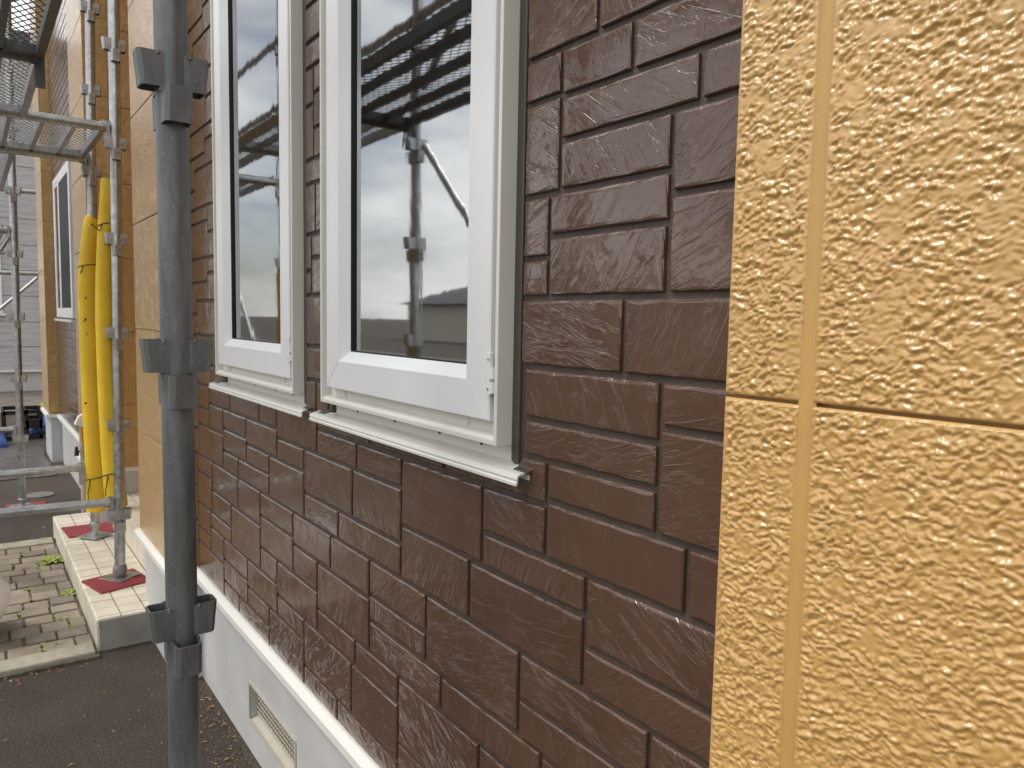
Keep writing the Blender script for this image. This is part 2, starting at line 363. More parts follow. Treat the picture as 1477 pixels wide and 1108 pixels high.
CELLS = [
 # right of the right-hand window
 (-.924,-.766,1.835,1.955),(-.766,-.458,1.835,1.930),
 (-.924,-.839,1.772,1.835),(-.839,-.699,1.767,1.835),(-.699,-.458,1.767,1.835),(-.924,-.839,1.635,1.772),(-.839,-.588,1.706,1.767),(-.588,-.458,1.706,1.767),
 (-.839,-.628,1.635,1.706),(-.628,-.458,1.606,1.706),(-.924,-.860,1.543,1.635),(-.860,-.628,1.573,1.635),(-.628,-.458,1.484,1.606),(-.924,-.860,1.484,1.543),
 (-.860,-.630,1.484,1.573),(-.924,-.701,1.380,1.484),(-.701,-.458,1.380,1.484),
 (-.912,-.632,1.300,1.380),(-.632,-.458,1.320,1.380),(-.912,-.632,1.241,1.300),(-.632,-.458,1.182,1.320),(-.852,-.632,1.182,1.241),
 (-.918,-.852,1.1955,1.241,-.0006),(-1.149,-.852,1.173,1.2145),
 (-.852,-.580,1.093,1.182),(-.580,-.458,1.093,1.182),(-1.023,-.852,1.093,1.173),(-1.313,-1.023,1.036,1.173),(-1.021,-.759,1.033,1.093),(-.759,-.458,.991,1.093),
 (-1.313,-1.060,.925,1.036),(-1.060,-.761,.925,1.033),(-.761,-.458,.925,.991),
 # under the windows
 (-1.760,-1.460,1.173,1.2145),(-1.460,-1.149,1.173,1.206),(-1.760,-1.526,1.110,1.173),(-1.526,-1.313,1.110,1.173),(-1.848,-1.548,.995,1.110),(-1.548,-1.313,.995,1.110),
 (-1.848,-1.628,.925,.995),(-1.628,-1.313,.925,.995),(-2.057,-1.760,1.110,1.2145),(-2.057,-1.848,1.048,1.110),(-2.126,-1.848,.925,1.048),
 (-2.212,-2.057,1.133,1.206),(-2.515,-2.212,1.133,1.206),(-2.775,-2.515,1.133,1.206),(-2.775,-2.601,1.043,1.133),(-2.601,-2.341,1.066,1.133),(-2.341,-2.057,1.050,1.133),
 (-2.601,-2.341,.990,1.066),(-2.341,-2.126,.990,1.050),(-2.601,-2.429,.925,.990),(-2.429,-2.126,.925,.990),(-2.925,-2.601,.925,1.043),(-2.925,-2.775,1.043,1.105),
 (-2.925,-2.775,1.105,1.193),(-3.026,-2.925,1.02,1.193),(-3.026,-2.925,.925,1.02),
 # lowest panel
 (-2.955,-2.747,.858,.925),(-2.747,-2.435,.822,.925),(-2.435,-2.210,.818,.925),(-2.210,-1.931,.853,.925),(-1.931,-1.674,.836,.925),(-1.674,-1.459,.834,.925),
 (-1.459,-1.210,.846,.925),(-1.210,-.911,.786,.925),(-.911,-.630,.848,.925),(-.630,-.458,.782,.925),(-2.955,-2.755,.738,.858),(-2.755,-2.516,.738,.822),
 (-2.516,-2.210,.682,.818),(-2.210,-1.931,.755,.853),(-1.931,-1.760,.755,.836),(-1.760,-1.459,.715,.834),(-1.459,-1.210,.788,.846),(-1.459,-1.151,.716,.788),
 (-1.151,-.851,.716,.786),(-.911,-.630,.782,.848),(-.851,-.458,.716,.782),(-2.955,-2.777,.644,.738),(-2.777,-2.516,.682,.738),(-2.955,-2.777,.586,.644),
 (-2.777,-2.610,.586,.682),(-2.610,-2.341,.608,.682),(-2.210,-2.062,.682,.755),(-2.341,-2.062,.593,.682),(-2.062,-1.760,.654,.755),(-1.760,-1.533,.654,.715),
 (-1.533,-1.322,.653,.716),(-1.322,-1.022,.573,.716),(-1.022,-.74,.60,.716),(-.74,-.458,.60,.716),(-2.955,-2.610,ZB,.586),(-2.610,-2.341,.531,.608),(-2.610,-2.435,ZB,.531),
 (-2.435,-2.132,ZB,.531),(-2.341,-2.132,.531,.593),(-2.062,-1.853,.593,.654),(-2.132,-1.853,ZB,.593),(-1.853,-1.552,.529,.654),(-1.552,-1.322,.529,.653),
 (-1.853,-1.634,ZB,.529),(-1.634,-1.322,ZB,.529),(-1.322,-1.022,ZB,.573),(-1.022,-.80,ZB,.60),(-.80,-.458,ZB,.60),
 (-3.026,-2.955,.80,.925),(-3.026,-2.955,.66,.80),(-3.026,-2.955,ZB,.66),
 # between the windows
 (-1.827,-1.682,2.196,2.30),(-1.827,-1.682,2.111,2.196),(-1.827,-1.682,2.05,2.111),(-1.827,-1.775,1.962,2.05),(-1.775,-1.682,1.985,2.05),(-1.827,-1.775,1.832,1.962),
 (-1.775,-1.682,1.903,1.985),(-1.775,-1.682,1.832,1.903),(-1.827,-1.682,1.774,1.832),(-1.827,-1.764,1.652,1.774),(-1.764,-1.682,1.652,1.774),(-1.827,-1.792,1.563,1.652),
 (-1.792,-1.682,1.594,1.652),(-1.827,-1.792,1.503,1.563),(-1.792,-1.682,1.503,1.594),(-1.827,-1.682,1.377,1.503),(-1.827,-1.682,1.292,1.377),
 (-1.827,-1.760,1.1955,1.292,-.0006),(-1.760,-1.682,1.1955,1.292,-.0006),
 # left of the left-hand window
 (-3.026,-2.788,2.476,2.62),(-2.788,-2.594,2.503,2.62),(-2.788,-2.594,2.413,2.503),(-2.935,-2.788,2.413,2.476),(-3.026,-2.935,2.38,2.476),(-2.935,-2.594,2.287,2.413),
 (-3.026,-2.935,2.287,2.38),(-3.026,-2.765,2.104,2.287),(-2.765,-2.594,2.197,2.287),(-2.765,-2.594,2.104,2.197),(-3.026,-2.787,2.014,2.104),(-2.787,-2.594,2.056,2.104),
 (-2.787,-2.594,1.968,2.056),(-2.936,-2.787,1.968,2.014),(-3.026,-2.936,1.90,2.014),(-2.936,-2.594,1.831,1.968),(-3.026,-2.936,1.831,1.90),(-3.026,-2.760,1.778,1.831),
 (-2.760,-2.594,1.738,1.831),(-3.026,-2.760,1.65,1.778),(-2.760,-2.594,1.65,1.738),(-3.026,-2.779,1.565,1.65),(-2.779,-2.594,1.596,1.65),(-2.779,-2.594,1.498,1.596),
 (-2.931,-2.779,1.498,1.565),(-3.026,-2.931,1.45,1.565),(-2.931,-2.594,1.374,1.498),(-3.026,-2.931,1.374,1.45),(-3.026,-2.749,1.193,1.374),(-2.749,-2.594,1.269,1.374),(-2.749,-2.594,1.196,1.269),
]
for c in CELLS:
    mb = MB(); brick_mesh(mb, *c); mb.build('brick', 'brown_paint', brown)
def fill(mb, x0, x1, z0, z1, step=0.3):
    z = z0
    while z < z1 - 0.02:
        h = min(random.choice((0.058, 0.066, 0.076, 0.09, 0.11)), z1 - z)
        if z1 - z - h < 0.04: h = z1 - z
        x = x0
        while x < x1 - 0.02:
            w_ = random.uniform(0.15, 0.31)
            if x + w_ > x1 - 0.09: w_ = x1 - x
            brick_mesh(mb, x, x + w_, z, z + h, step=step); x += w_
        z += h
mb = MB()
for a in ((-.924, -.458, 1.955, ZT), (-1.827, -1.682, 2.30, WZ1 + .02), (-3.026, -2.594, 2.62, WZ1 + .02), (-3.026, -.924, WZ1 + .02, ZT)): fill(mb, *a)
mb.build('brick', 'brown_paint', brown, kind='stuff')

# far brown field, too far to tell the faces apart one by one
jb = MB()
W3 = (-7.86, -6.62)
for x0, x1, z0, z1 in ((-8.32, -5.90, ZB, 1.40), (-8.32, W3[0], 1.40, ZT), (W3[1], -5.90, 1.40, ZT), (W3[0], W3[1], 2.60, ZT)):
    jb.box(x0, x1, YJ, 0.06, z0, z1)
brown2 = jb.build('slate_siding', 'joint_paint', house, label='far brown slate siding beyond the porch')
mb = MB()
for a in ((-8.30, -5.92, ZB, 1.38), (-8.30, W3[0] - .02, 1.38, 2.62), (W3[1] + .02, -5.92, 1.38, 2.62), (-8.30, -5.92, 2.62, 4.2)): fill(mb, *a, step=0.5)
mb.build('brick', 'brown_paint', brown2, kind='stuff')

# ---- tan pillars: cladding panels of 455 mm with a groove between them
def relief(x, z):
    # trowelled stucco: wormy lumps, smooth trowel patches, a few long drag marks
    wx = gnoise(x * 60, z * 60, 3) * 0.0045; wz = gnoise(x * 60 + 9, z * 60 + 4, 5) * 0.0045
    xx, zz = x + wx, z + wz
    ca, sa = math.cos(0.22), math.sin(0.22)
    u_, v_ = xx * ca + zz * sa, -xx * sa + zz * ca
    a = gnoise(u_ * 150, v_ * 205, 1); b_ = gnoise(xx * 300, zz * 345, 2); c = gnoise(u_ * 74, v_ * 104, 7)
    lump = np.clip(a + 0.62 * b_ + 0.55 * c + 0.02, -0.70, 0.75)
    mask = np.clip((gnoise(x * 24, z * 34, 4) + gnoise(x * 60, z * 80, 6) * 0.6 + 0.62) * 1.9, 0.22, 1.0)
    big = gnoise(x * 9, z * 15, 8)
    drag = np.exp(-((gnoise(u_ * 4.5, v_ * 13, 9) * 9) ** 2)) * 0.5
    return lump * mask * 0.0029 + big * 0.0009 + drag * 0.0008
def relief_panel(name, x0, x1, z0, z1, parent, dense):
    # dense = x beyond which the grid is coarse (out of sight round the camera)
    e = 0.0022
    st = 0.0012
    xs = np.unique(np.concatenate(([x0, x0 + 0.0011, x0 + e], np.arange(x0 + e, min(x1, dense) - 1e-6, st), np.linspace(min(x1, dense), x1 - e, 30 if x1 > dense else 2), [x1 - e, x1 - 0.0011, x1])))
    zs = np.unique(np.concatenate(([z0, z0 + 0.0011, z0 + e], np.arange(z0 + e, z1 - e, st), [z1 - e, z1 - 0.0011, z1])))
    X, Z = np.meshgrid(xs, zs); H = relief(X, Z)
    edge = np.minimum(np.minimum(X - x0, x1 - X), np.minimum(Z - z0, z1 - Z))
    t = np.clip(edge / e, 0, 1)
    Y = FY - H * np.clip(edge / 0.006, 0, 1) + 0.0030 * (1 - np.sqrt(1 - (1 - t) ** 2)) * 0 + 0.0022 * (1 - np.sqrt(np.clip(1 - (1 - t) ** 2, 0, 1)))
    nx, nz_ = len(xs), len(zs)
    vs = np.stack([X, Y, Z], -1).reshape(-1, 3)
    i = np.arange(nz_ - 1)[:, None] * nx + np.arange(nx - 1)[None, :]
    q = np.stack([i, i + 1, i + nx + 1, i + nx], -1).reshape(-1, 4)
    # skirt back into the wall
    loop = np.concatenate([np.arange(nx), np.arange(1, nz_) * nx + nx - 1, (nz_ - 1) * nx + np.arange(nx - 2, -1, -1), np.arange(nz_ - 2, 0, -1) * nx])
    back = vs[loop].copy(); back[:, 1] = FY + 0.014
    nb = len(vs); k = len(loop)
    sk = np.stack([loop, nb + np.arange(k), nb + (np.arange(k) + 1) % k, np.roll(loop, -1)], -1)
    allv = np.concatenate([vs, back]) - np.array(wloc(parent)); allf = np.concatenate([q, sk])
    me = bpy.data.meshes.new(name)
    me.vertices.add(len(allv)); me.vertices.foreach_set('co', allv.ravel().astype(np.float32))
    me.loops.add(len(allf) * 4); me.loops.foreach_set('vertex_index', allf.ravel().astype(np.int32))
    me.polygons.add(len(allf)); me.polygons.foreach_set('loop_start', np.arange(0, len(allf) * 4, 4, dtype=np.int32))
    me.polygons.foreach_set('use_smooth', np.ones(len(allf), bool))
    me.update(calc_edges=True); me.validate()
    me.materials.append(MATS['tan_relief'])
    o = bpy.data.objects.new(name, me); C.objects.link(o); o.parent = parent
    return o
def plain_panel(mb, x0, x1, y0, y1, z0, z1, ax='Y', c=0.0025):
    # a flat cladding panel with chamfered face edges; ax names the axis its face looks along (-Y or +X)
    if ax == 'Y':
        a = [(x0, y1, z0), (x1, y1, z0), (x1, y1, z1), (x0, y1, z1)]; f = [(x0, y0 + c, z0), (x1, y0 + c, z0), (x1, y0 + c, z1), (x0, y0 + c, z1)]
        g = [(x0 + c, y0, z0 + c), (x1 - c, y0, z0 + c), (x1 - c, y0, z1 - c), (x0 + c, y0, z1 - c)]
    else:
        a = [(x0, y0, z0), (x0, y1, z0), (x0, y1, z1), (x0, y0, z1)]; f = [(x1 - c, y0, z0), (x1 - c, y1, z0), (x1 - c, y1, z1), (x1 - c, y0, z1)]
        g = [(x1, y0 + c, z0 + c), (x1, y1 - c, z0 + c), (x1, y1 - c, z1 - c), (x1, y0 + c, z1 - c)]
    vs = a + f + g; fs = []
    for r_ in (0, 4):
        fs += [(r_ + i, r_ + (i + 1) % 4, r_ + 4 + (i + 1) % 4, r_ + 4 + i) for i in range(4)]
    mb.add(vs, fs + [(8, 9, 10, 11)])
GR = 0.0015
def zrows(z0=ZB, z1=ZT, off=0.0):
    out = []; z = z0 + off
    while z < z1 - 0.05:
        out.append((z, min(z + 0.455, z1))); z += 0.455
    return out
# core behind the near pillar (the dark bottom of its grooves)
core = MB().box(-0.4665, 1.6, FY + 0.012, 0.06, ZB, ZT).build('corner_pillar', 'tan_sealant', house, label='tan stucco corner pillar beside the right-hand window')
for z0, z1 in zrows():
    if 0.8 < z0 < 1.7:
        relief_panel('panel', -0.469, -0.3862, z0 + GR, z1 - GR, core, 9)
        relief_panel('panel', -0.3738, 1.6, z0 + GR, z1 - GR, core, -0.13)
    else:
        for x0, x1 in ((-0.469, -0.3862), (-0.3738, 1.6)):
            mb = MB(); plain_panel(mb, x0, x1, FY, FY + 0.014, z0 + GR, z1 - GR); mb.build('panel', 'tan_stucco', core)
# sealant bead in the upright joint, slightly uneven
sb = MB(); zz = np.arange(ZB, ZT, 0.02); vs = []; fs = []
for i, z in enumerate(zz):
    j1, j2, j3 = jit(0.0007), jit(0.0007), jit(0.0006)
    vs += [(-0.3890 + j1, FY + 0.0022, z), (-0.3862 + j1, FY - 0.0002, z), (-0.380, FY + 0.0004 + j3 * .5, z), (-0.3738 + j2, FY - 0.0002, z), (-0.3710 + j2, FY + 0.0022, z)]
    if i: fs += [((i - 1) * 5 + k, (i - 1) * 5 + k + 1, i * 5 + k + 1, i * 5 + k) for k in range(4)]
sb.add(vs, fs, True).build('sealant_bead', 'tan_sealant', core)
def far_pillar(x0, x1, label):
    c = MB().box(x0 + .003, x1 - .003, FY + 0.012, 0.06, ZB, ZT).build('pillar', 'tan_sealant', house, label=label)
    for z0, z1 in zrows():
        mb = MB(); plain_panel(mb, x0, x1, FY, FY + 0.0119, z0 + GR, z1 - GR); mb.build('panel', 'tan_stucco', c)
        mb = MB(); plain_panel(mb, x1 - 0.012, x1, FY + 0.0122, 0.05, z0 + GR, z1 - GR, 'X'); mb.build('panel', 'tan_stucco', c)
    return c
far_pillar(-3.67, -3.02, 'tan stucco pillar at the near side of the porch')
far_pillar(-5.90, -5.20, 'tan stucco pillar at the far side of the porch')
far_pillar(-8.95, -8.30, 'tan stucco pillar at the far end of the house')
# porch side wall facing back towards the near pillar
sw = MB().box(-5.3, -5.197, 0.062, 1.4, 0.30, ZT).build('porch_wall', 'tan_sealant', house, label='tan side wall of the porch recess')
for z0, z1 in zrows(ZB, ZT, -0.05):
    for y0, y1 in ((0.0505, 1.4),):
        mb = MB(); plain_panel(mb, -5.2, -5.188, y0, y1, max(z0, ZB) + GR, z1 - GR, 'X'); mb.build('panel', 'tan_stucco', sw)
MB().box(-5.2, -5.192, 0.02, 1.4, 0.446, 0.482).build('trim', 'trim_ivory', sw)
MB().box(-5.25, -5.196, 0.02, 1.4, 0.29, 0.447).build('plinth', 'foundation_grey', sw)
MB().box(-5.3, -3.6, 1.4, 1.5, 0.30, ZT).build('porch_back_wall', 'tan_stucco', house)
MB().box(-3.70, -3.55, 0.06, 1.45, 0.30, ZT).build('porch_side_wall', 'tan_stucco', house)

# ---- foundation, drip trim, roof
found = MB().box(-3.6, 1.6, 0.061, 0.3, -0.2, ZB - 0.01).build('foundation', 'foundation_grey', house, label='pale grey rendered foundation')
for z0, z1, xa, xb in ((-0.2, 0.120, -3.02, -0.47), (0.248, ZB - 0.01, -3.02, -0.47), (0.120, 0.248, -3.02, -2.398), (0.120, 0.248, -1.972, -0.47)):
    MB().box(xa, xb, 0.02, 0.06, z0, z1).build('plinth', 'foundation_grey', found)
for a in ((-0.469, 1.6, -0.068), (-3.66, -3.021, -0.068), (-5.90, -5.2, -0.068), (-8.299, -5.901, 0.02), (-8.94, -8.30, -0.068)):
    MB().box(a[0], a[1], a[2], 0.06, -0.2, ZB - 0.01).build('plinth', 'foundation_grey', found)
def drip(x0, x1, y):
    prof = [(y + 0.02, ZB + .002), (y - 0.003, ZB - 0.001), (y - 0.019, ZB - 0.008), (y - 0.0215, ZB - 0.012), (y - 0.0215, ZB - 0.033), (y - 0.0185, ZB - 0.033), (y - 0.0185, ZB - 0.0145), (y + 0.02, ZB - 0.010)]
    MB().prism(prof, x0, x1).build('drip_trim', 'trim_ivory', house)
drip(-2.997, -0.50, 0.0); drip(-0.49, 1.6, FY); drip(-3.69, -2.9985, FY); drip(-5.92, -5.18, FY); drip(-8.28, -5.922, 0.0); drip(-8.97, -8.282, FY)
MB().box(-3.001, -2.9975, FY - 0.0215, 0.0, ZB - 0.033, ZB).build('drip_trim', 'trim_ivory', house)
MB().box(-8.2815, -8.2785, FY - 0.0215, 0.0, ZB - 0.033, ZB).build('drip_trim', 'trim_ivory', house)
for xa, xb in ((-3.60, 1.6), (-8.95, -5.25)): MB().box(xa, xb, 0.062, 0.2, WZ1 + 0.3, ZT).build('wall_core', 'interior_paint', house)
mb = MB(); mb.box(-9.05, 1.7, -0.16, 7.2, ZT, ZT + 0.16)
mb.add([(-9.05, -0.16, ZT + .16), (1.7, -0.16, ZT + .16), (1.7, 7.2, ZT + .16), (-9.05, 7.2, ZT + .16), (-5.5, 3.3, ZT + 2.0), (-1.5, 3.3, ZT + 2.0)], [(0, 1, 5, 4), (1, 2, 5), (2, 3, 4, 5), (3, 0, 4)])
mb.build('roof', 'roof_dark', house)
mb = MB(); mb.box(-8.95, -8.85, 0.06, 7.0, 0, ZT); mb.box(-8.95, 1.6, 6.9, 7.0, 0, ZT); mb.box(1.5, 1.6, 0.06, 7.0, 0, ZT)
mb.build('outer_wall', 'tan_stucco', house)
# foundation vent
vx0, vx1, vz0, vz1 = -2.398, -1.972, 0.120, 0.248
vent = MB()
for a in ((vx0 - .006, vx1 + .006, vz0 - .006, vz0 + .004), (vx0 - .006, vx1 + .006, vz1 - .004, vz1 + .006), (vx0 - .006, vx0 + .004, vz0 + .004, vz1 - .004), (vx1 - .004, vx1 + .006, vz0 + .004, vz1 - .004)):
    vent.box(a[0], a[1], 0.0165, 0.0199, a[2], a[3])
vent = vent.build('vent', 'pipe_beige', house, bevel=0.0008, label='recessed beige louvred vent in the grey foundation')
MB().box(vx0 + .001, vx1 - .001, 0.054, 0.0595, vz0 + .001, vz1 - .001).build('backing', 'rubber_black', vent)
MB().prism([(0.021, vz0 + .001), (0.053, vz0 + .001), (0.053, vz0 + .016)], vx0 + .001, vx1 - .001).build('drip_tray', 'pipe_beige', vent)
MB().prism([(0.021, vz1 - .003), (0.024, vz1 - .003), (0.040, vz1 - .034), (0.037, vz1 - .034)], vx0 + .001, vx1 - .001).build('hood', 'pipe_beige', vent)
for i in range(5):
    z = vz0 + .024 + i * .016
    MB().bar((vx0 + .002, 0.046, z), (vx1 - .002, 0.046, z), 0.012, 0.003, up=(0, .5, 1)).build('louvre', 'pipe_beige', vent)
for i in range(20):
    x = vx0 + .02 + i * .0204
    MB().box(x, x + .002, 0.0395, 0.0405, vz0 + .014, vz1 - .03).build('grille_bar', 'pipe_beige', vent)

# ---- windows
def ring(mb, x0, x1, z0, z1, w_, y0, y1):
    mb.box(x0, x0 + w_, y0, y1, z0, z1); mb.box(x1 - w_, x1, y0, y1, z0, z1)
    mb.box(x0 + w_, x1 - w_, y0, y1, z0, z0 + w_); mb.box(x0 + w_, x1 - w_, y0, y1, z1 - w_, z1); return mb
def window(x0, x1, label, slx0, slx1):
    yf = -0.028
    f = MB(); ring(f, x0, x1, WZ0, WZ1, 0.0085, yf, 0.04)
    f.box(x0 + .0085, x1 - .0085, -0.006, 0.04, WZ0 + .0085, WZ0 + .075); f.box(x0 + .0085, x1 - .0085, -0.006, 0.04, WZ1 - .075, WZ1 - .0085)
    f.box(x0 + .0085, x0 + .075, -0.006, 0.04, WZ0 + .075, WZ1 - .075); f.box(x1 - .075, x1 - .0085, -0.006, 0.04, WZ0 + .075, WZ1 - .075)
    f.prism([(yf + .0005, WZ0 + .0084), (yf + .006, WZ0 + .0135), (-0.0061, WZ0 + .0165), (-0.0061, WZ0 + .0084)], x0 + .0085, x1 - .0085)
    wd = f.build('window', 'frame_ivory', house, bevel=0.0011, label=label)
    # sash
    sx0, sx1, sz0, sz1 = x0 + .037, x1 - .0225, WZ0 + .037, WZ1 - .037
    s_ = MB(); ow = 0.066; bv = 0.022; yg = yf + 0.020
    o_ = [(sx0, sz0), (sx1, sz0), (sx1, sz1), (sx0, sz1)]
    i_ = [(sx0 + ow, sz0 + ow - .003), (sx1 - ow, sz0 + ow - .003), (sx1 - ow, sz1 - ow), (sx0 + ow, sz1 - ow)]
    g_ = [(i_[0][0] + bv, i_[0][1] + bv), (i_[1][0] - bv, i_[1][1] + bv), (i_[2][0] - bv, i_[2][1] - bv), (i_[3][0] + bv, i_[3][1] - bv)]
    ch = 0.0022
    oc = [(sx0 + ch, sz0 + ch), (sx1 - ch, sz0 + ch), (sx1 - ch, sz1 - ch), (sx0 + ch, sz1 - ch)]
    rings = [[(x, -0.0062, z) for x, z in o_], [(x, yf + ch, z) for x, z in o_], [(x, yf, z) for x, z in oc], [(x, yf, z) for x, z in i_], [(x, yg, z) for x, z in g_], [(x, yg + .012, z) for x, z in g_]]
    vs = sum(rings, []); fs = []
    for r_ in range(5): fs += [(r_ * 4 + k, r_ * 4 + (k + 1) % 4, r_ * 4 + 4 + (k + 1) % 4, r_ * 4 + 4 + k) for k in range(4)]
    s_.add(vs, fs); sash = s_.build('sash', 'frame_white', wd)
    # mitre weld lines at the lower corners
    for (ax, az), (bx, bz) in ((oc[0], i_[0]), (oc[1], i_[1])):
        MB().bar((ax, yf - .0001, az), (bx, yf - .0001, bz), 0.0009, 0.0007, up=(0, 1, 0)).build('weld_line', 'frame_ivory', wd)
    gx0, gx1, gz0, gz1 = g_[0][0], g_[1][0], g_[0][1], g_[2][1]
    gk = MB(); ring(gk, gx0 - .004, gx1 + .004, gz0 - .004, gz1 + .004, 0.0068, yg + .0004, yg + .016); gk.build('gasket', 'rubber_black', wd)
    MB().box(gx0 - .003, gx1 + .003, yg + .0070, yg + .0115, gz0 - .003, gz1 + .003).build('pane', 'window_glass', wd)
    # drain caps on the bottom member
    for dx in (0.095, x1 - x0 - .115):
        MB().tube([(x0 + dx, -0.0058, WZ0 + .026), (x0 + dx, -0.011, WZ0 + .026)], [0.0075, 0.006], 14).build('drain_cap', 'frame_ivory', wd)
    # hinge at the lower right corner
    hz = WZ0 + .079
    hb = MB(); hb.box(sx1 - .0005, sx1 + .0075, yf - .0045, yf + .004, hz, hz + .068); hb.build('hinge', 'frame_white', wd, bevel=0.0015)
    MB().tube([(sx1 + .0105, yf - .001, hz + .004), (sx1 + .0105, yf - .001, hz + .045)], 0.0042, 12).build('hinge_pin', 'frame_white', wd)
    MB().tube([(sx1 + .0105, yf - .001, hz + .0225), (sx1 + .0105, yf - .001, hz + .0265)], 0.0045, 12).build('hinge_ring', 'galvanised', wd)
    for k in (.010, .057):
        MB().tube([(sx1 + .0035, yf - .0044, hz + k), (sx1 + .0035, yf - .0052, hz + k)], 0.0022, 10).build('screw', 'galvanised', wd)
    # sealant round the frame
    sl = MB(); sl.box(x1 + .0002, x1 + .0195, 0.0012, 0.03, 1.226, WZ1 + .01); sl.box(x0 - .0185, x0 - .0002, 0.0012, 0.03, 1.226, WZ1 + .01); sl.box(x0, x1, 0.0, 0.03, WZ1, WZ1 + .016)
    sl.build('sealant', 'sealant_brown', house, bevel=0.002)
    # sill: sloping top plate, rolled nose, lip; beige apron behind it
    prof = [(0.035, 1.2305), (-0.010, 1.2185), (-0.020, 1.2165), (-0.0245, 1.2135), (-0.0262, 1.2090), (-0.0250, 1.2050), (-0.0275, 1.2030), (-0.0275, 1.1985), (-0.0250, 1.1975), (-0.0235, 1.2010), (-0.0215, 1.2125), (-0.006, 1.2150), (-0.003, 1.2145), (-0.003, 1.2050), (-0.0005, 1.2050), (-0.0005, 1.2165), (0.035, 1.2270)]
    sill = MB().prism(prof, slx0, slx1).build('window_sill', 'sill_ivory', house, bevel=0.0006, label='ivory metal sill under the ' + ('right-hand' if x1 > -1 else 'left-hand') + ' window')
    MB().box(x0 - .012, x1 + .018, 0.012, 0.045, 1.223, WZ0).build('apron', 'frame_ivory', sill)
    for k in (0.12, 0.30, 0.48, 0.62):
        MB().tube([(x0 + k, 0.0121, 1.240), (x0 + k, 0.0105, 1.240)], 0.0035, 8).build('screw', 'rubber_black', sill)
    # bits of brown sealant at the sill ends
    e1 = MB(); e1.prism([(-0.012, 1.2192), (-0.002, 1.2225), (0.008, 1.236), (0.008, 1.215), (-0.012, 1.2155)], slx1 - .030, slx1 + .006); e1.build('sealant', 'sealant_brown', house, bevel=0.0015)
    e2 = MB(); e2.prism([(-0.012, 1.2192), (-0.002, 1.2225), (0.008, 1.236), (0.008, 1.215), (-0.012, 1.2155)], slx0 + .018, slx0 + .058); e2.build('sealant', 'sealant_brown', house, bevel=0.0015)
    return wd
window(*W1, 'white framed casement window seen just behind the near dark scaffold post', -2.668, -1.792)
window(*W2, 'white framed casement window between two brown brick fields, next to the tan corner pillar', -1.738, -0.891)
# far sliding window
f3 = MB(); ring(f3, W3[0], W3[1], 1.40, 2.60, 0.05, -0.03, 0.05)
w3 = f3.build('window', 'frame_white', house, bevel=0.003, label='far white sliding window beyond the porch')
MB().box(-7.47, -7.42, -0.030, 0.03, 1.45, 2.55).build('sash', 'frame_white', w3)
ring(MB(), -7.81, -7.47, 1.45, 2.55, 0.03, -0.026, 0.03).build('sash', 'frame_white', w3)
ring(MB(), -7.42, -6.67, 1.45, 2.55, 0.03, -0.029, 0.02).build('sash', 'frame_white', w3)
MB().box(-7.78, -7.50, -0.022, -0.018, 1.48, 2.52).build('pane', 'window_glass', w3)
MB().box(-7.39, -6.70, -0.0275, -0.0235, 1.48, 2.52).build('pane', 'dark_room', w3)  # opaque near-black sheet: the dark room behind is painted onto the pane
MB().box(W3[0] - .04, W3[1] + .04, -0.045, 0.02, 1.368, 1.386).build('window_sill', 'trim_ivory', house)
# rooms behind the glass
rm = MB(); rm.box(-3.0, -0.5, 2.9, 3.0, 0.5, 3.0); rm.box(-3.05, -2.95, 0.06, 3.0, 0.5, 3.0); rm.box(-0.55, -0.45, 0.06, 3.0, 0.5, 3.0); rm.box(-3.0, -0.5, 0.06, 3.0, 0.4, 0.5); rm.box(-3.0, -0.5, 0.06, 3.0, 2.95, 3.05)
for x0, x1, z0, z1 in ((-3.0, W1[0] + .03, 0.5, 3.0), (W1[1] - .03, W2[0] + .03, 0.5, 3.0), (W2[1] - .03, -0.5, 0.5, 3.0), (-3.0, -0.5, 0.5, WZ0 + .04), (-3.0, -0.5, WZ1 - .04, 3.0)): rm.box(x0, x1, 0.045, 0.09, z0, z1)
room = rm.build('room', 'interior_paint', house)
for x0, x1 in (W1, W2):
    MB().box(x0 + .03, x1 - .03, 0.046, 0.20, WZ0 + .075, WZ0 + .110).build('inner_sill', 'interior_paint', room)
    cu = MB(); vs = []; fs = []; nn = 90
    for i in range(nn):
        x = x0 + .02 + (x1 - x0 - .04) * i / (nn - 1); y = 0.084 + 0.013 * math.sin(i * .62) + 0.005 * math.sin(i * 1.7)
        vs += [(x, y, WZ0 + .112), (x, y, 2.74)]
        if i: fs.append((2 * i - 2, 2 * i, 2 * i + 1, 2 * i - 1))
    cu.add(vs, fs, True).build('curtain', 'curtain_cloth', room)
MB().box(-7.9, -6.6, 0.3, 0.35, 1.2, 2.8).build('room', 'dark_room', house)

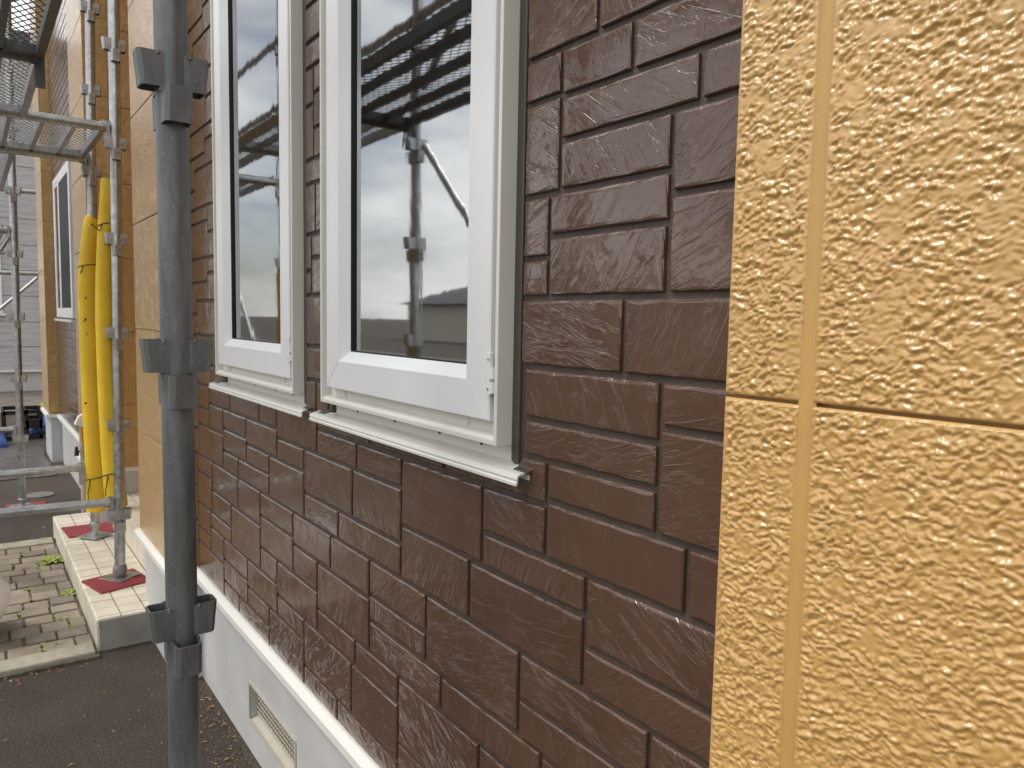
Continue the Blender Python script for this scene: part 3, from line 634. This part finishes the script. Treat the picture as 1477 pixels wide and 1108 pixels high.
# ------------------------------------------------------------------ porch step and landing
step = thing('porch_step', 'cream tiled porch step in front of the tan pillar', 'step', (-4.5, -0.14, 0.0))
MB().box(-5.50, -3.512, -0.277, -0.01, -0.05, 0.132).build('step_core', 'render_cement', step)
tl = MB()
xs = [-3.512, -3.545] + [-3.645 - .1 * i for i in range(19)] + [-5.50]
ys = [(-0.283, -0.191), (-0.191, -0.092), (-0.092, 0.004)]
def tile(name, x0, x1, y0, y1, z0, z1, parent, g=0.0028):
    c = 0.0018
    mb = MB(); mb.box(x0 + g, x1 - g, y0 + g, y1 - g, z0, z1); return mb.build(name, 'tile_cream', parent, bevel=c)
xs = sorted(xs)
for i in range(len(xs) - 1):
    for j, (y0, y1) in enumerate(ys):
        z = 0.14 + jit(0.0006)
        if j == 0:
            # nosing tile: rounded front edge with a shallow groove
            mb = MB(); g = 0.0028
            mb.prism([(-0.2872, 0.1), (-0.2872, z - .010), (-0.2845, z - .003), (-0.279, z), (-0.267, z), (-0.2655, z - .0015), (-0.264, z), (y1 - g, z), (y1 - g, 0.13), (-0.278, 0.13), (-0.278, 0.1)], xs[i] + g, xs[i + 1] - g)
            mb.build('tile', 'tile_cream', step)
        else: tile('tile', xs[i], xs[i + 1], y0, y1, 0.13, z, step)
xr = sorted([-3.512 - .0994 * i for i in range(21)])
for i in range(len(xr) - 1):
    if xr[i + 1] - xr[i] < .02: continue
    MB().box(xr[i] + .003, xr[i + 1] - .003, -0.2862, -0.2765, 0.0, 0.097).build('tile', 'tile_cream', step)
land = thing('porch_landing', 'raised cream tiled landing inside the porch recess', 'landing', (-4.4, 0.7, 0.0))
MB().box(-5.195, -3.662, 0.012, 1.4, 0.0, 0.297).build('landing_core', 'render_cement', land)
for i in range(15):
    x0 = -5.19 + i * .1015
    for j in range(5):
        tile('tile', x0, x0 + .1015, 0.004 + .1 * j, 0.104 + .1 * j, 0.295, 0.305, land)
    MB().box(x0 + .002, x0 + .0490, 0.0035, 0.0135, 0.141, 0.290).build('tile', 'tile_cream', land)
    MB().box(x0 + .0525, x0 + .0995, 0.0035, 0.0135, 0.141, 0.290).build('tile', 'tile_cream', land)
mb = MB(); mb.box(-5.19, -3.668, 0.505, 1.399, 0.296, 0.304); mb.build('rear_floor', 'tile_cream', land)

# ------------------------------------------------------------------ pavers, kerbs
pave = MB().box(-5.42, -3.44, -1.9, -0.287, -0.05, 0.0125).build('paved_strip', 'soil', kind='structure')
x = -5.305
while x < -3.60:
    w_ = random.choice((0.105, 0.11, 0.115, 0.12))
    if x + w_ > -3.60: w_ = -3.572 - x
    if w_ < 0.05: break
    y = -0.296 - random.choice((0, 0.06))
    if y < -0.3:
        MB().box(x + .004, x + w_ - .004, y + .004, -0.294, -0.02, 0.020).build('paver', 'paver_brown', pave, bevel=0.004)
    while y > -1.15:
        d = random.choice((0.11, 0.12, 0.12, 0.13)); z = 0.020 + jit(0.004)
        mb = MB(); g1, g2 = 0.003 + random.random() * .004, 0.003 + random.random() * .004
        z2 = z + jit(.002)
        mb.box(x + g1, x + w_ - g2, y - d + g2, y - g1, -0.02, z); mb.build('paver', 'paver_brown', pave, bevel=0.005)
        y -= d
    x += w_
for i, (xa, xb, yy) in enumerate(((-3.575, -3.460, -0.298), (-5.43, -5.305, -0.298))):
    y = yy
    for k in range(3):
        ln = 0.6
        MB().box(xa, xb, y - ln + .003, y - .001, -0.06, 0.028 + jit(.002)).build('kerb_stone', 'kerb_concrete', pave, bevel=0.006); y -= ln

# ------------------------------------------------------------------ scaffold
scaf = thing('scaffold', 'galvanised steel wedge scaffold with mesh decks standing along the house wall', 'scaffold', (-3.9, -0.6, 0.0))
def pocket_cluster(mat):
    mb = MB(); t = 0.0028
    for ang, dz in ((90, 0), (270, 0), (0, -0.055), (180, -0.055)):
        ca, sa = math.cos(R(ang)), math.sin(R(ang))
        def P(rad, tan_, z): return (rad * ca - tan_ * sa, rad * sa + tan_ * ca, z + dz)
        def plate(a, b, top, bot_a, bot_b):
            # wall from a to b (rad, tan) of thickness t, tapering towards the bottom
            (ra, ta), (rb, tb) = a, b; (qa, wa), (qb, wb) = bot_a, bot_b
            dx, dy = rb - ra, tb - ta; L_ = math.hypot(dx, dy); nx_, ny_ = -dy / L_ * t, dx / L_ * t
            vs = [P(ra, ta, top), P(rb, tb, top), P(rb + nx_, tb + ny_, top), P(ra + nx_, ta + ny_, top), P(qa, wa, -0.026), P(qb, wb, -0.026), P(qb + nx_, wb + ny_, -0.026), P(qa + nx_, wa + ny_, -0.026)]
            mb.add(vs, [(3, 2, 1, 0), (4, 5, 6, 7), (0, 1, 5, 4), (1, 2, 6, 5), (2, 3, 7, 6), (3, 0, 4, 7)])
        w0, r0, r1, r2 = 0.020, 0.014, 0.0525, 0.0475
        cut = 0.006
        plate((r0, -w0), (r1 - cut, -w0), 0.026, (r0, -w0), (r2 - cut, -w0))
        plate((r1 - cut, -w0), (r1, -w0 + cut), 0.026, (r2 - cut, -w0), (r2, -w0 + cut))
        plate((r1, -w0 + cut), (r1, w0 - cut), 0.026, (r2, -w0 + cut), (r2, w0 - cut))
        plate((r1, w0 - cut), (r1 - cut, w0), 0.026, (r2, w0 - cut), (r2 - cut, w0))
        plate((r1 - cut, w0), (r0, w0), 0.026, (r2 - cut, w0), (r0, w0))
        # weld blobs
        for sgn in (-1, 1):
            mb.tube([P(0.0225, sgn * 0.0200, 0.022), P(0.0235, sgn * 0.0200, 0.0275)], [0.0035, 0.0022], 8)
    return mb
pm = {}
def pocket(mat, post, x, y, z):
    if mat not in pm:
        o = pocket_cluster(mat).build('wedge_pocket', mat, post, loc=(x, y, z)); pm[mat] = o.data
    else:
        o = bpy.data.objects.new('wedge_pocket', pm[mat]); C.objects.link(o); o.parent = post; o.location = Vector((x, y, z)) - wloc(post)
    return o
def post(x, y, z0, z1, levels, mat='galvanised', xb=None, yb=None, label=None):
    xb = x if xb is None else xb; yb = y if yb is None else yb
    f = lambda z: (xb + (x - xb) * (z - z0) / (2.6 - z0), yb + (y - yb) * (z - z0) / (2.6 - z0))
    p = MB().tube([(*f(z0), z0), (*f(z1), z1)], 0.0243, 32).build('post', mat, scaf, label=label)
    for z in levels: pocket(mat, p, *f(z), z)
    return p
LV = [0.464 + .4448 * k for k in range(10)]
p1 = post(-1.285, -0.42, 0.12, 4.4, [z - .0 for z in (0.506, 0.946, 1.383, 1.822, 2.262, 2.702, 3.142, 3.58)], 'dark_steel', label='near dark weathered steel post with wedge pockets in front of the left-hand window')
p2 = post(-4.0, -0.092, 0.20, 4.6, LV, yb=-0.120, xb=-4.02, label='upright galvanised post standing on the porch step beside the tan pillar')
p3 = post(-4.855, -0.087, 0.21, 4.6, [z - .005 for z in LV if z > 2.0], yb=-0.125)
p4 = post(-6.5, -0.387, 0.06, 4.6, [0.511, 0.955, 1.406, 1.859, 2.307, 2.752, 3.2, 3.65], yb=-0.402)
for x in (-1.285, -3.08, -4.0, -4.855, -6.5, -8.2):
    post(x, -1.0, 0.06, 4.6, [0.46 + .445 * k for k in range(9)])
def jack(x, y, z0, z1, rot, ball=False):
    ca, sa = math.cos(R(rot)), math.sin(R(rot)); h = 0.066
    pl = MB(); vs = [(x + (a * ca - b_ * sa), y + (a * sa + b_ * ca), z) for z in (z0, z0 + .006) for a, b_ in ((-h, -h), (h, -h), (h, h), (-h, h))]
    pl.add(vs, [(3, 2, 1, 0), (4, 5, 6, 7), (0, 1, 5, 4), (1, 2, 6, 5), (2, 3, 7, 6), (3, 0, 4, 7)])
    j = pl.build('base_plate', 'galvanised', scaf, bevel=0.001)
    MB().tube([(x, y, z0 + .004), (x, y, z1 + .05)], 0.0175, 16).build('screw_spindle', 'galvanised', j)
    if ball: MB().tube([(x, y, z0 + .006), (x, y, z0 + .014), (x, y, z0 + .035), (x, y, z0 + .058), (x, y, z0 + .066)], [0.020, 0.029, 0.033, 0.029, 0.024], 20).build('collar', 'lid_iron', j)
    else: MB().tube([(x, y, z1 - .028), (x, y, z1 - .010), (x, y, z1)], [0.027, 0.030, 0.026], 20).build('collar', 'galvanised', j)
jack(-4.02, -0.121, 0.149, 0.19, 38, True)
jack(-4.855, -0.126, 0.149, 0.235, 38)
jack(-1.285, -0.42, 0.0, 0.12, 20); jack(-6.5, -0.402, 0.006, 0.07, 20)
for x in (-1.285, -3.08, -4.0, -4.855, -6.5, -8.2): jack(x, -1.0, 0.0, 0.07, 20)
def ledger(p, q, r_=0.0213, mat='galvanised', drop=0.10):
    p, q = Vector(p), Vector(q); d = (q - p).normalized()
    o = MB().tube([p + d * .045, q - d * .045], r_, 20).build('ledger', mat, scaf)
    for e, s_ in ((p, 1), (q, -1)):
        w_ = MB(); a = e + d * s_ * .034
        w_.bar(a + Vector((0, 0, .030)), a + Vector((0, 0, -drop)), 0.013, 0.030, up=d); w_.tube([e + d * s_ * .040, e + d * s_ * .062], r_ + .0035, 18)
        w_.build('wedge', mat, o)
    return o
DZ = 2.312
ledger((-4.0, -0.096, DZ), (-4.0, -1.0, DZ)); ledger((-4.855, -0.09, DZ - .01), (-4.855, -1.0, DZ - .01)); ledger((-1.285, -0.42, DZ), (-1.285, -1.0, DZ)); ledger((-3.08, -0.425, DZ), (-3.08, -1.0, DZ), 0.0213, 'dark_steel')
ledger((-4.02, -0.117, 0.528), (-4.02, -1.0, 0.545)); ledger((-4.855, -0.150, 0.559), (-4.855, -1.0, 0.559)); ledger((-6.5, -0.40, 0.583), (-6.5, -1.0, 0.583)); ledger((-6.5, -0.392, 2.022), (-6.5, -1.0, 2.022))
for xa, xb in ((-1.285, -3.08), (-3.08, -4.855), (-4.855, -6.5), (-6.5, -8.2)):
    for z in (2.80, 3.22): ledger((xa, -1.0, z), (xb, -1.0, z))
for xa, xb, za, zb in ((-1.285, -3.08, 0.5, 2.25), (-4.855, -6.5, 0.5, 2.1), (-3.08, -1.285, 2.5, 4.1)):
    MB().tube([(xa, -1.04, za), (xb, -1.04, zb)], 0.017, 12).build('brace', 'galvanised', scaf)
# bracket strut under the far deck
MB().tube([(-6.5, -0.415, 1.99), (-6.5, -0.62, 1.62)], 0.014, 10).build('brace', 'galvanised', scaf)
MB().tube([(-6.5, -0.45, 1.86), (-6.5, -1.0, 1.84)], 0.012, 10).build('brace', 'galvanised', scaf)
def plank(x0, x1, y0, y1, zt, mat='galvanised'):
    # deck of folded rails with an expanded metal top
    if x0 > x1: x0, x1 = x1, x0
    nr = 4; fr = MB(); h = 0.034
    for k in range(nr + 1):
        y = y0 + (y1 - y0) * k / nr; w_ = 0.026 if k in (0, nr) else 0.020
        yy = min(max(y, y0 + w_ / 2), y1 - w_ / 2); fr.box(x0, x1, yy - w_ / 2, yy + w_ / 2, zt - h - (.006 if k in (0, nr) else 0), zt)
    for xe in (x0, x1 - .032): fr.box(xe, xe + .032, y0 + .026, y1 - .026, zt - h, zt - .0005)
    p = fr.build('deck_plank', mat, scaf, bevel=0.002)
    mesh = MB()
    for s_ in (-1, 1):
        dx, dy = 1.9 * s_, 1.0; L_ = y1 - y0; off = x0 - L_ * 1.9 - .01
        while off < x1 + L_ * 1.9:
            xa, ya, xb_, yb_ = (off, y0, off + dx * L_, y1)
            t0, t1 = 0.0, 1.0
            dxx = xb_ - xa
            for lim, sg in ((x0, 1), (x1, -1)):
                if abs(dxx) > 1e-9:
                    t = (lim - xa) / dxx
                    if (dxx > 0) == (sg > 0): t0 = max(t0, t)
                    else: t1 = min(t1, t)
            if t1 - t0 > .02:
                mesh.bar((xa + dxx * t0, ya + L_ * t0, zt + .001), (xa + dxx * t1, ya + L_ * t1, zt + .001), 0.0030, 0.0026)
            off += 0.054
    mesh.build('expanded_mesh', mat, p)
    # hooks over the ledgers at both ends
    for xe, s_ in ((x0, -1), (x1, 1)):
        for y in (y0 + .013, y1 - .013):
            MB().tube([(xe - s_ * .005, y, zt - .018), (xe + s_ * .012, y, zt + .006), (xe + s_ * .030, y, zt + .003)], 0.007, 8).build('hook', mat, p)
    return p
PZ = 2.338
plank(-1.315, -3.052, -0.945, -0.448, PZ, 'dark_steel'); plank(-3.108, -3.970, -0.945, -0.446, PZ); plank(-4.030, -4.828, -0.630, -0.128, PZ); plank(-4.885, -6.47, -0.945, -0.446, PZ)
plank(-6.53, -8.17, -0.945, -0.446, 2.05)
# rails of the scaffold bay that turns round the far end of the house
for z, y1 in ((2.72, 0.9), (1.852, 0.9)): MB().tube([(-9.6, -1.1, z - .012), (-9.6, y1, z + .01)], 0.0213, 14).build('rail', 'galvanised', scaf)
MB().tube([(-9.62, -1.0, 0.86), (-9.62, 0.0, 1.86)], 0.0165, 12).build('brace', 'galvanised', scaf)
for y in (-1.0, 0.85): post(-9.6, y, 0.0, 4.4, [0.46 + .445 * k for k in range(8)])
ledger((-8.2, -1.0, 2.022), (-9.6, -1.0, 2.022))

# ------------------------------------------------------------------ foam post covers
def foam(name, label, pts, rads, ties, flat=1.0):
    o = thing(name, label, 'foam cover', pts[0][:2] + (pts[-1][2],))
    mb = MB(); mb.tube(pts, rads, 24)
    mb.build('sleeve', 'foam_yellow', o)
    for z, tail in ties:
        # ring of black tie wire round the sleeve at height z
        for i in range(len(pts) - 1):
            if pts[i][2] >= z >= pts[i + 1][2]:
                t = (pts[i][2] - z) / (pts[i][2] - pts[i + 1][2]); c = Vector(pts[i]).lerp(Vector(pts[i + 1]), t); rr = rads[i] + (rads[i + 1] - rads[i]) * t
        ringp = [(c.x + math.cos(a) * (rr + .001), c.y + math.sin(a) * (rr + .001), z + .012 * math.sin(a + 1)) for a in [2 * math.pi * k / 20 for k in range(21)]]
        tm = MB().tube(ringp, 0.0028, 6)
        tm.tube([(c.x + rr * .8, c.y - rr * .62, z), (c.x + rr, c.y - rr * .9, z - .03 + tail * .4), (c.x + rr * 1.1, c.y - rr * (.9 if tail < 0 else 1.9), z + tail)], 0.0026, 6)
        tm.build('tie', 'tie_black', o)
    return o
fa = foam('foam_cover', 'thick yellow foam sleeve wrapped around the post by the far red mat',
     [(-4.85, -0.084, 1.970), (-4.85, -0.089, 1.962), (-4.85, -0.105, 1.84), (-4.85, -0.122, 1.71), (-4.85, -0.124, 1.60), (-4.85, -0.122, 1.17), (-4.85, -0.116, 0.80), (-4.85, -0.115, 0.55), (-4.85, -0.118, 0.31), (-4.85, -0.118, 0.298)],
     [0.049, 0.051, 0.052, 0.050, 0.055, 0.056, 0.056, 0.054, 0.050, 0.048], [(1.705, -0.03), (0.49, -0.11)])
fb_ = foam('foam_cover', 'slim yellow foam sleeve tied beside the post by the tan pillar',
     [(-4.055, -0.118, 2.078), (-4.055, -0.119, 2.072), (-4.06, -0.136, 1.86), (-4.06, -0.149, 1.62), (-4.062, -0.153, 1.42), (-4.065, -0.150, 1.10), (-4.065, -0.140, 0.82), (-4.065, -0.128, 0.60), (-4.065, -0.120, 0.50), (-4.065, -0.119, 0.492)],
     [0.034, 0.036, 0.036, 0.038, 0.040, 0.041, 0.046, 0.049, 0.048, 0.047], [(1.862, 0.0), (0.66, -0.10)])
foam('foam_cover', 'yellow foam sleeve on the outer scaffold post, mirrored in the left-hand window glass',
     [(-4.855, -1.0, 1.73), (-4.855, -1.0, 1.72), (-4.855, -1.002, 1.2), (-4.855, -1.0, 0.7), (-4.855, -1.0, 0.31), (-4.855, -1.0, 0.30)],
     [0.042, 0.048, 0.052, 0.050, 0.047, 0.040], [(1.2, -0.03), (0.6, -0.10)])
# spots where the foam is torn
for (y, z, ln) in ((-0.150, 1.52, .028), (-0.156, 1.40, .02), (-0.148, 1.32, .026), (-0.165, 0.93, .012)):
    MB().tube([(-4.803, y, z), (-4.801, y + ln * .5, z + ln * .8)], 0.0042, 6).build('tear', 'plastic_black', fa)

# ------------------------------------------------------------------ red mats
def quadslab(name, pts, z0, z1, mat, label, cat, group=None):
    c = Vector((sum(p[0] for p in pts) / 4, sum(p[1] for p in pts) / 4, z0))
    mb = MB(); k = len(pts); mb.add([(x, y, z0) for x, y in pts] + [(x, y, z1) for x, y in pts], [tuple(range(k - 1, -1, -1)), tuple(range(k, 2 * k))] + [(i, (i + 1) % k, (i + 1) % k + k, i + k) for i in range(k)])
    return tag(mb.build(name, mat, origin=c, bevel=0.0015), label, cat, group)
quadslab('rubber_mat', [(-4.06, -0.284), (-3.832, -0.228), (-3.895, 0.0), (-4.125, -0.045)], 0.1395, 0.1487, 'rubber_mat', 'dark red rubber mat under the post beside the tan pillar', 'mat')
quadslab('rubber_mat', [(-5.155, -0.272), (-4.905, -0.254), (-4.898, -0.022), (-5.148, -0.002)], 0.1395, 0.1487, 'rubber_mat', 'dark red rubber mat under the foam wrapped post', 'mat')
quadslab('rubber_mat', [(-6.62, -0.50), (-6.40, -0.51), (-6.42, -0.26), (-6.60, -0.25)], 0.0, 0.006, 'rubber_mat', 'dark red rubber mat lying on the asphalt under the farther post', 'mat')

# ------------------------------------------------------------------ small things by the far wall
sp = thing('standpipe', 'slim beige standpipe with a pale hood in front of the far tan pillar', 'pipe', (-5.6, -0.104, 0.0))
MB().tube([(-5.6, -0.104, 0.0), (-5.6, -0.101, 0.62)], 0.0125, 14).build('pipe', 'pipe_beige', sp)
MB().tube([(-5.6, -0.101, 0.60), (-5.6, -0.099, 0.70)], 0.0155, 14).build('bracket', 'tan_sealant', sp)
hd = MB(); hd.prism([(-0.143, 0.712), (-0.118, 0.766), (-0.098, 0.778), (-0.080, 0.778), (-0.080, 0.695), (-0.10, 0.695)], -5.63, -5.57); hd.build('hood', 'frame_ivory', sp, bevel=0.003)
tp = MB(); tp.tube([(-5.59, -0.118, 0.53), (-5.59, -0.138, 0.53)], 0.009, 10); tp.tube([(-5.59, -0.134, 0.505), (-5.59, -0.134, 0.565)], [0.015, 0.009], 10); tp.build('tap', 'plastic_black', sp)
MB().tube([(-5.64, -0.090, 0.0), (-5.64, -0.090, 0.60)], 0.007, 10).build('hose', 'pipe_beige', sp)
lid = MB(); lid.tube([(-6.84, -0.27, 0.0), (-6.84, -0.27, 0.010)], 0.098, 40)
tag(lid.build('drain_lid', 'lid_iron', origin=(-6.84, -0.27, 0)), 'round grey drain lid set in the asphalt beyond the porch', 'drain lid')

def crumple(name, mat, x0, x1, y0, y1, h, n_, label, cat, seed, base=0.0):
    mb = MB(); vs = []; fs = []
    for i in range(n_ + 1):
        for j in range(n_ + 1):
            u_, v_ = i / n_, j / n_
            e = min(1.0, 5 * min(u_, 1 - u_, v_, 1 - v_))
            z = base + .004 + h * e * (0.5 + 0.5 * float(gnoise(np.array([u_ * 4.0 + seed]), np.array([v_ * 4.0]), seed)[0]) + .5 * abs(float(gnoise(np.array([u_ * 9.0 + seed]), np.array([v_ * 9.0]), seed + 1)[0])))
            ex = 0.05 * float(gnoise(np.array([u_ * 3.0]), np.array([v_ * 3.0 + seed]), seed + 2)[0])
            vs.append((x0 + (x1 - x0) * u_ + ex, y0 + (y1 - y0) * v_ + ex, z))
    fs = [(i * (n_ + 1) + j, i * (n_ + 1) + j + 1, (i + 1) * (n_ + 1) + j + 1, (i + 1) * (n_ + 1) + j) for i in range(n_) for j in range(n_)]
    mb.add(vs, fs, True); bd = [i * (n_ + 1) for i in range(n_ + 1)]
    o = mb.build(name, mat, origin=((x0 + x1) / 2, (y0 + y1) / 2, base)); so = o.modifiers.new('thick', 'SOLIDIFY'); so.thickness = 0.004; so.offset = 1
    return tag(o, label, cat)
crumple('plastic_sheet', 'plastic_sheet', -9.5, -7.6, -1.1, -0.09, 0.035, 40, 'crumpled dark plastic sheet spread on the ground along the far foundation', 'plastic sheet', 2)
crumple('tarp_bundle', 'plastic_blue', -9.75, -9.35, -0.78, -0.372, 0.26, 18, 'blue tarp bundle heaped beside the black crates', 'tarp', 5)
crumple('tarp_bundle', 'plastic_blue', -10.9, -10.3, -0.14, 0.16, 0.24, 18, 'blue tarp bundle tucked behind the black crate by the house corner', 'tarp', 8)
def crate(x0, x1, y0, y1, z0, z1, label):
    o = thing('crate', label, 'crate', ((x0 + x1) / 2, (y0 + y1) / 2, z0), 'black crates by the far corner')
    MB().box(x0, x1, y0, y1, z0, z0 + .012).build('bottom', 'plastic_black', o)
    for a in ((x0, x1, y0, y0 + .012), (x0, x1, y1 - .012, y1), (x0, x0 + .012, y0 + .012, y1 - .012), (x1 - .012, x1, y0 + .012, y1 - .012)):
        MB().box(*a, z0 + .012, z0 + .05).build('side', 'plastic_black', o); MB().box(*a, z1 - .045, z1).build('rim', 'plastic_black', o)
    for xx in (x0, x1 - .03):
        for yy in (y0, y1 - .03): MB().box(xx, xx + .03, yy, yy + .03, z0, z1 - .001).build('corner_post', 'plastic_black', o)
    return o
crate(-10.45, -9.92, -0.40, -0.20, 0.0, 0.335, 'tall black plastic crate standing next to the blue tarp')
crate(-10.40, -9.95, -0.19, -0.02, 0.17, 0.335, 'upper black plastic crate stacked by the house corner')
crate(-10.40, -9.95, -0.185, -0.025, 0.0, 0.168, 'lower black plastic crate stacked by the house corner')
# white bag at the left edge
bagm = MB(); vs = []; fs = []; nu, nv = 26, 18
for i in range(nv + 1):
    ph = math.pi * i / nv
    for j in range(nu):
        th = 2 * math.pi * j / nu
        q = 1 + 0.14 * float(gnoise(np.array([math.cos(th) * 1.6 + 5]), np.array([math.sin(th) * 1.6 + ph * 1.5]), 12)[0])
        rr = math.sin(ph) ** 0.75 * 0.215 * q
        vs.append((-3.93 + rr * math.cos(th) * .8, -0.788 + rr * math.sin(th), 0.022 + max(0.0, 0.155 * (1 - math.cos(ph)) * q)))
fs = [(i * nu + j, i * nu + (j + 1) % nu, (i + 1) * nu + (j + 1) % nu, (i + 1) * nu + j) for i in range(nv) for j in range(nu)]
tag(bagm.add(vs, fs, True).build('bag', 'bag_white', origin=(-3.93, -0.788, 0.022)), 'bulging white plastic bag standing on the brown pavers', 'bag')

# ------------------------------------------------------------------ weeds and litter
def weed(x, y, nl, ln, wd, label, z=0.02):
    mb = MB()
    for k in range(nl):
        a = 2 * math.pi * (k + random.random() * .8) / nl; L_ = ln * random.uniform(.6, 1.1); up = random.uniform(.25, .9); w_ = wd * random.uniform(.7, 1.2)
        pts = []
        for t in (0, .25, .5, .75, 1.0):
            rr = L_ * t; zz_ = z - .006 + L_ * (up * t * 1.3 - up * .9 * t * t); hw = w_ * (math.sin(math.pi * min(1, t * .92 + .08)) ** .8)
            cx, cy = x + math.cos(a) * rr, y + math.sin(a) * rr; nx_, ny_ = -math.sin(a) * hw, math.cos(a) * hw
            pts += [(cx - nx_, cy - ny_, zz_), (cx, cy, zz_ - hw * .35), (cx + nx_, cy + ny_, zz_)]
        mb.add(pts, [(3 * i + j, 3 * i + j + 1, 3 * i + j + 4, 3 * i + j + 3) for i in range(4) for j in range(2)], True)
    return tag(mb.build('weed', 'leaf_green', origin=(x, y, z - .006)), label, 'weed', 'weeds growing between the pavers')
weed(-4.90, -0.345, 14, 0.095, 0.013, 'largest leafy weed growing against the porch step')
weed(-4.80, -0.395, 6, 0.05, 0.008, 'small weed just beside the largest leafy weed')
weed(-4.28, -0.318, 14, 0.055, 0.011, 'bright compact weed at the foot of the step near the pillar')
weed(-5.38, -0.312, 7, 0.07, 0.009, 'weed at the far end of the pavers against the step')
small = [(-4.93, -.531), (-4.80, -.534), (-4.66, -.533), (-4.47, -.482), (-4.30, -.478), (-4.20, -.535), (-4.12, -.537), (-3.91, -.419), (-3.95, -.373), (-3.83, -.350), (-3.74, -.478), (-3.68, -.480), (-3.62, -.482), (-3.66, -.415), (-5.13, -.48), (-5.14, -.417)]
for x, y in small: weed(x, y, random.randint(6, 9), random.uniform(.022, .038), random.uniform(.005, .008), 'tiny weed sprouting from a paver joint', 0.018)
lit = MB()
for k in range(900):
    if k < 200:
        x, y = random.gauss(-3.43, 0.035), random.uniform(-1.1, -0.30)
    elif k < 850: x, y = random.uniform(-3.0, -1.2), 0.012 - abs(random.gauss(0, 0.07))
    else: x, y = random.uniform(-3.4, -1.2), random.uniform(-0.7, 0.0)
    if x > -3.02 and y > 0.015: continue
    if x < -3.0 and y > -0.08: continue
    a = random.uniform(0, 6.3); L_ = random.choice((.003, .004, .005, .006, .008, .012)) * random.uniform(.7, 1.2); w_ = L_ * random.uniform(.12, .45)
    ca, sa = math.cos(a), math.sin(a); z = 0.003 + random.random() * .004
    lit.add([(x - ca * L_, y - sa * L_, z - .001), (x - sa * w_, y + ca * w_, z + .003), (x + ca * L_, y + sa * L_, z), (x + sa * w_, y - ca * w_, z + .001)], [(0, 1, 2, 3)])
lit.build('leaf_litter', 'leaf_dry', kind='stuff')
pb = MB()
for k in range(420):
    x, y = random.uniform(-6.5, -1.0), random.uniform(-0.75, 0.0)
    if -5.55 < x < -3.42 and y > -1.2: continue
    r_ = random.uniform(.0015, .0042) * (2.2 if random.random() < .04 else 1)
    pb.add([(x - r_, y, .001), (x + r_, y, .001), (x, y - r_, .001), (x, y + r_, .001), (x + r_ * .3, y, .001 + r_ * 1.1)], [(0, 2, 4), (2, 1, 4), (1, 3, 4), (3, 0, 4)])
pb.build('grit', 'pebble', kind='stuff')
so = MB()
vs = []; fs = []
for i, x in enumerate(np.arange(-3.02, -0.4, 0.03)):
    wv = 0.022 + 0.02 * float(gnoise(np.array([x * 6]), np.array([1.0]), 3)[0])
    vs += [(x, 0.021, 0.012), (x, 0.02 - wv * .5, 0.008 + jit(.003)), (x, 0.02 - wv, 0.0015)]
    if i: fs += [((i - 1) * 3 + k, (i - 1) * 3 + k + 1, i * 3 + k + 1, i * 3 + k) for k in range(2)]
so.add(vs, fs, True).build('soil_strip', 'asphalt', kind='structure')

# ------------------------------------------------------------------ neighbours
nh = thing('house', 'pale grey sided neighbouring house beyond the far scaffold', 'house', (-18.0, -1.0, 0.0))
nw = MB().box(-20.0, -16.0, -2.2, 4.5, 0.37, 6.0).build('wall', 'grey_siding', nh)
MB().box(-19.95, -16.06, -2.15, 4.45, 0.0, 0.37).build('foundation', 'foundation_grey', nh)
MB().box(-20.02, -15.97, -2.22, 4.52, 0.352, 0.378).build('trim', 'trim_ivory', nh)
for k in range(12):
    z = 0.80 + k * .455
    MB().box(-16.0 + .001, -15.996, -2.2, 4.5, z, z + .012).build('siding_joint', 'grout_grey', nh)
wv = MB(); wv.box(-16.0, -15.95, -1.5, -0.165, 1.40, 1.46); wv.box(-16.0, -15.95, -1.5, -0.165, 2.5, 2.56); wv.box(-16.0, -15.95, -0.22, -0.165, 1.46, 2.5); wv.box(-16.0, -15.95, -1.5, -1.44, 1.46, 2.5)
wv = wv.build('window', 'frame_white', nh)
MB().box(-15.99, -15.975, -1.44, -0.22, 1.46, 2.5).build('pane', 'window_glass', wv); MB().box(-16.0, -15.93, -1.55, -0.12, 1.36, 1.395).build('sill', 'frame_white', wv)
MB().box(-20.4, -15.6, -2.6, 4.9, 6.0, 6.2).build('roof', 'roof_dark', nh)
MB().box(-15.9, -12.5, -7.0, 4.0, -0.05, 0.012).build('gravel_bed', 'soil_pale', kind='structure')
MB().box(-12.5, -12.38, -7.0, 4.0, -0.05, 0.05).build('garden_kerb', 'kerb_concrete', kind='structure')
weed(-12.9, 0.16, 26, 0.22, 0.016, 'grassy clump of weeds on the far gravel beside the house corner', 0.015)

# house across the street, seen only as a reflection in the windows
oh = thing('house', 'cream house with a dark roof across the street, mirrored in the window glass', 'house', (-34, -25, 0))
MB().box(-46, -22, -31, -24, 0.0, 2.4).build('wall', 'wall_cream', oh)
rf = MB(); rf.add([(-46.5, -31.5, 2.4), (-21.5, -31.5, 2.4), (-21.5, -23.5, 2.4), (-46.5, -23.5, 2.4), (-42, -27.5, 4.0), (-26, -27.5, 4.0)], [(0, 1, 5, 4), (1, 2, 5), (2, 3, 4, 5), (3, 0, 4), (3, 2, 1, 0)])
rf.build('roof', 'roof_dark', oh)
fn = thing('fence', 'low pale block fence along the street, mirrored in the window glass', 'fence', (-10, -6, 0))
for k in range(26):
    MB().box(-24 + k * .9, -24 + k * .9 + .885, -6.1, -5.95, 0.0, 0.75).build('block', 'kerb_concrete', fn)
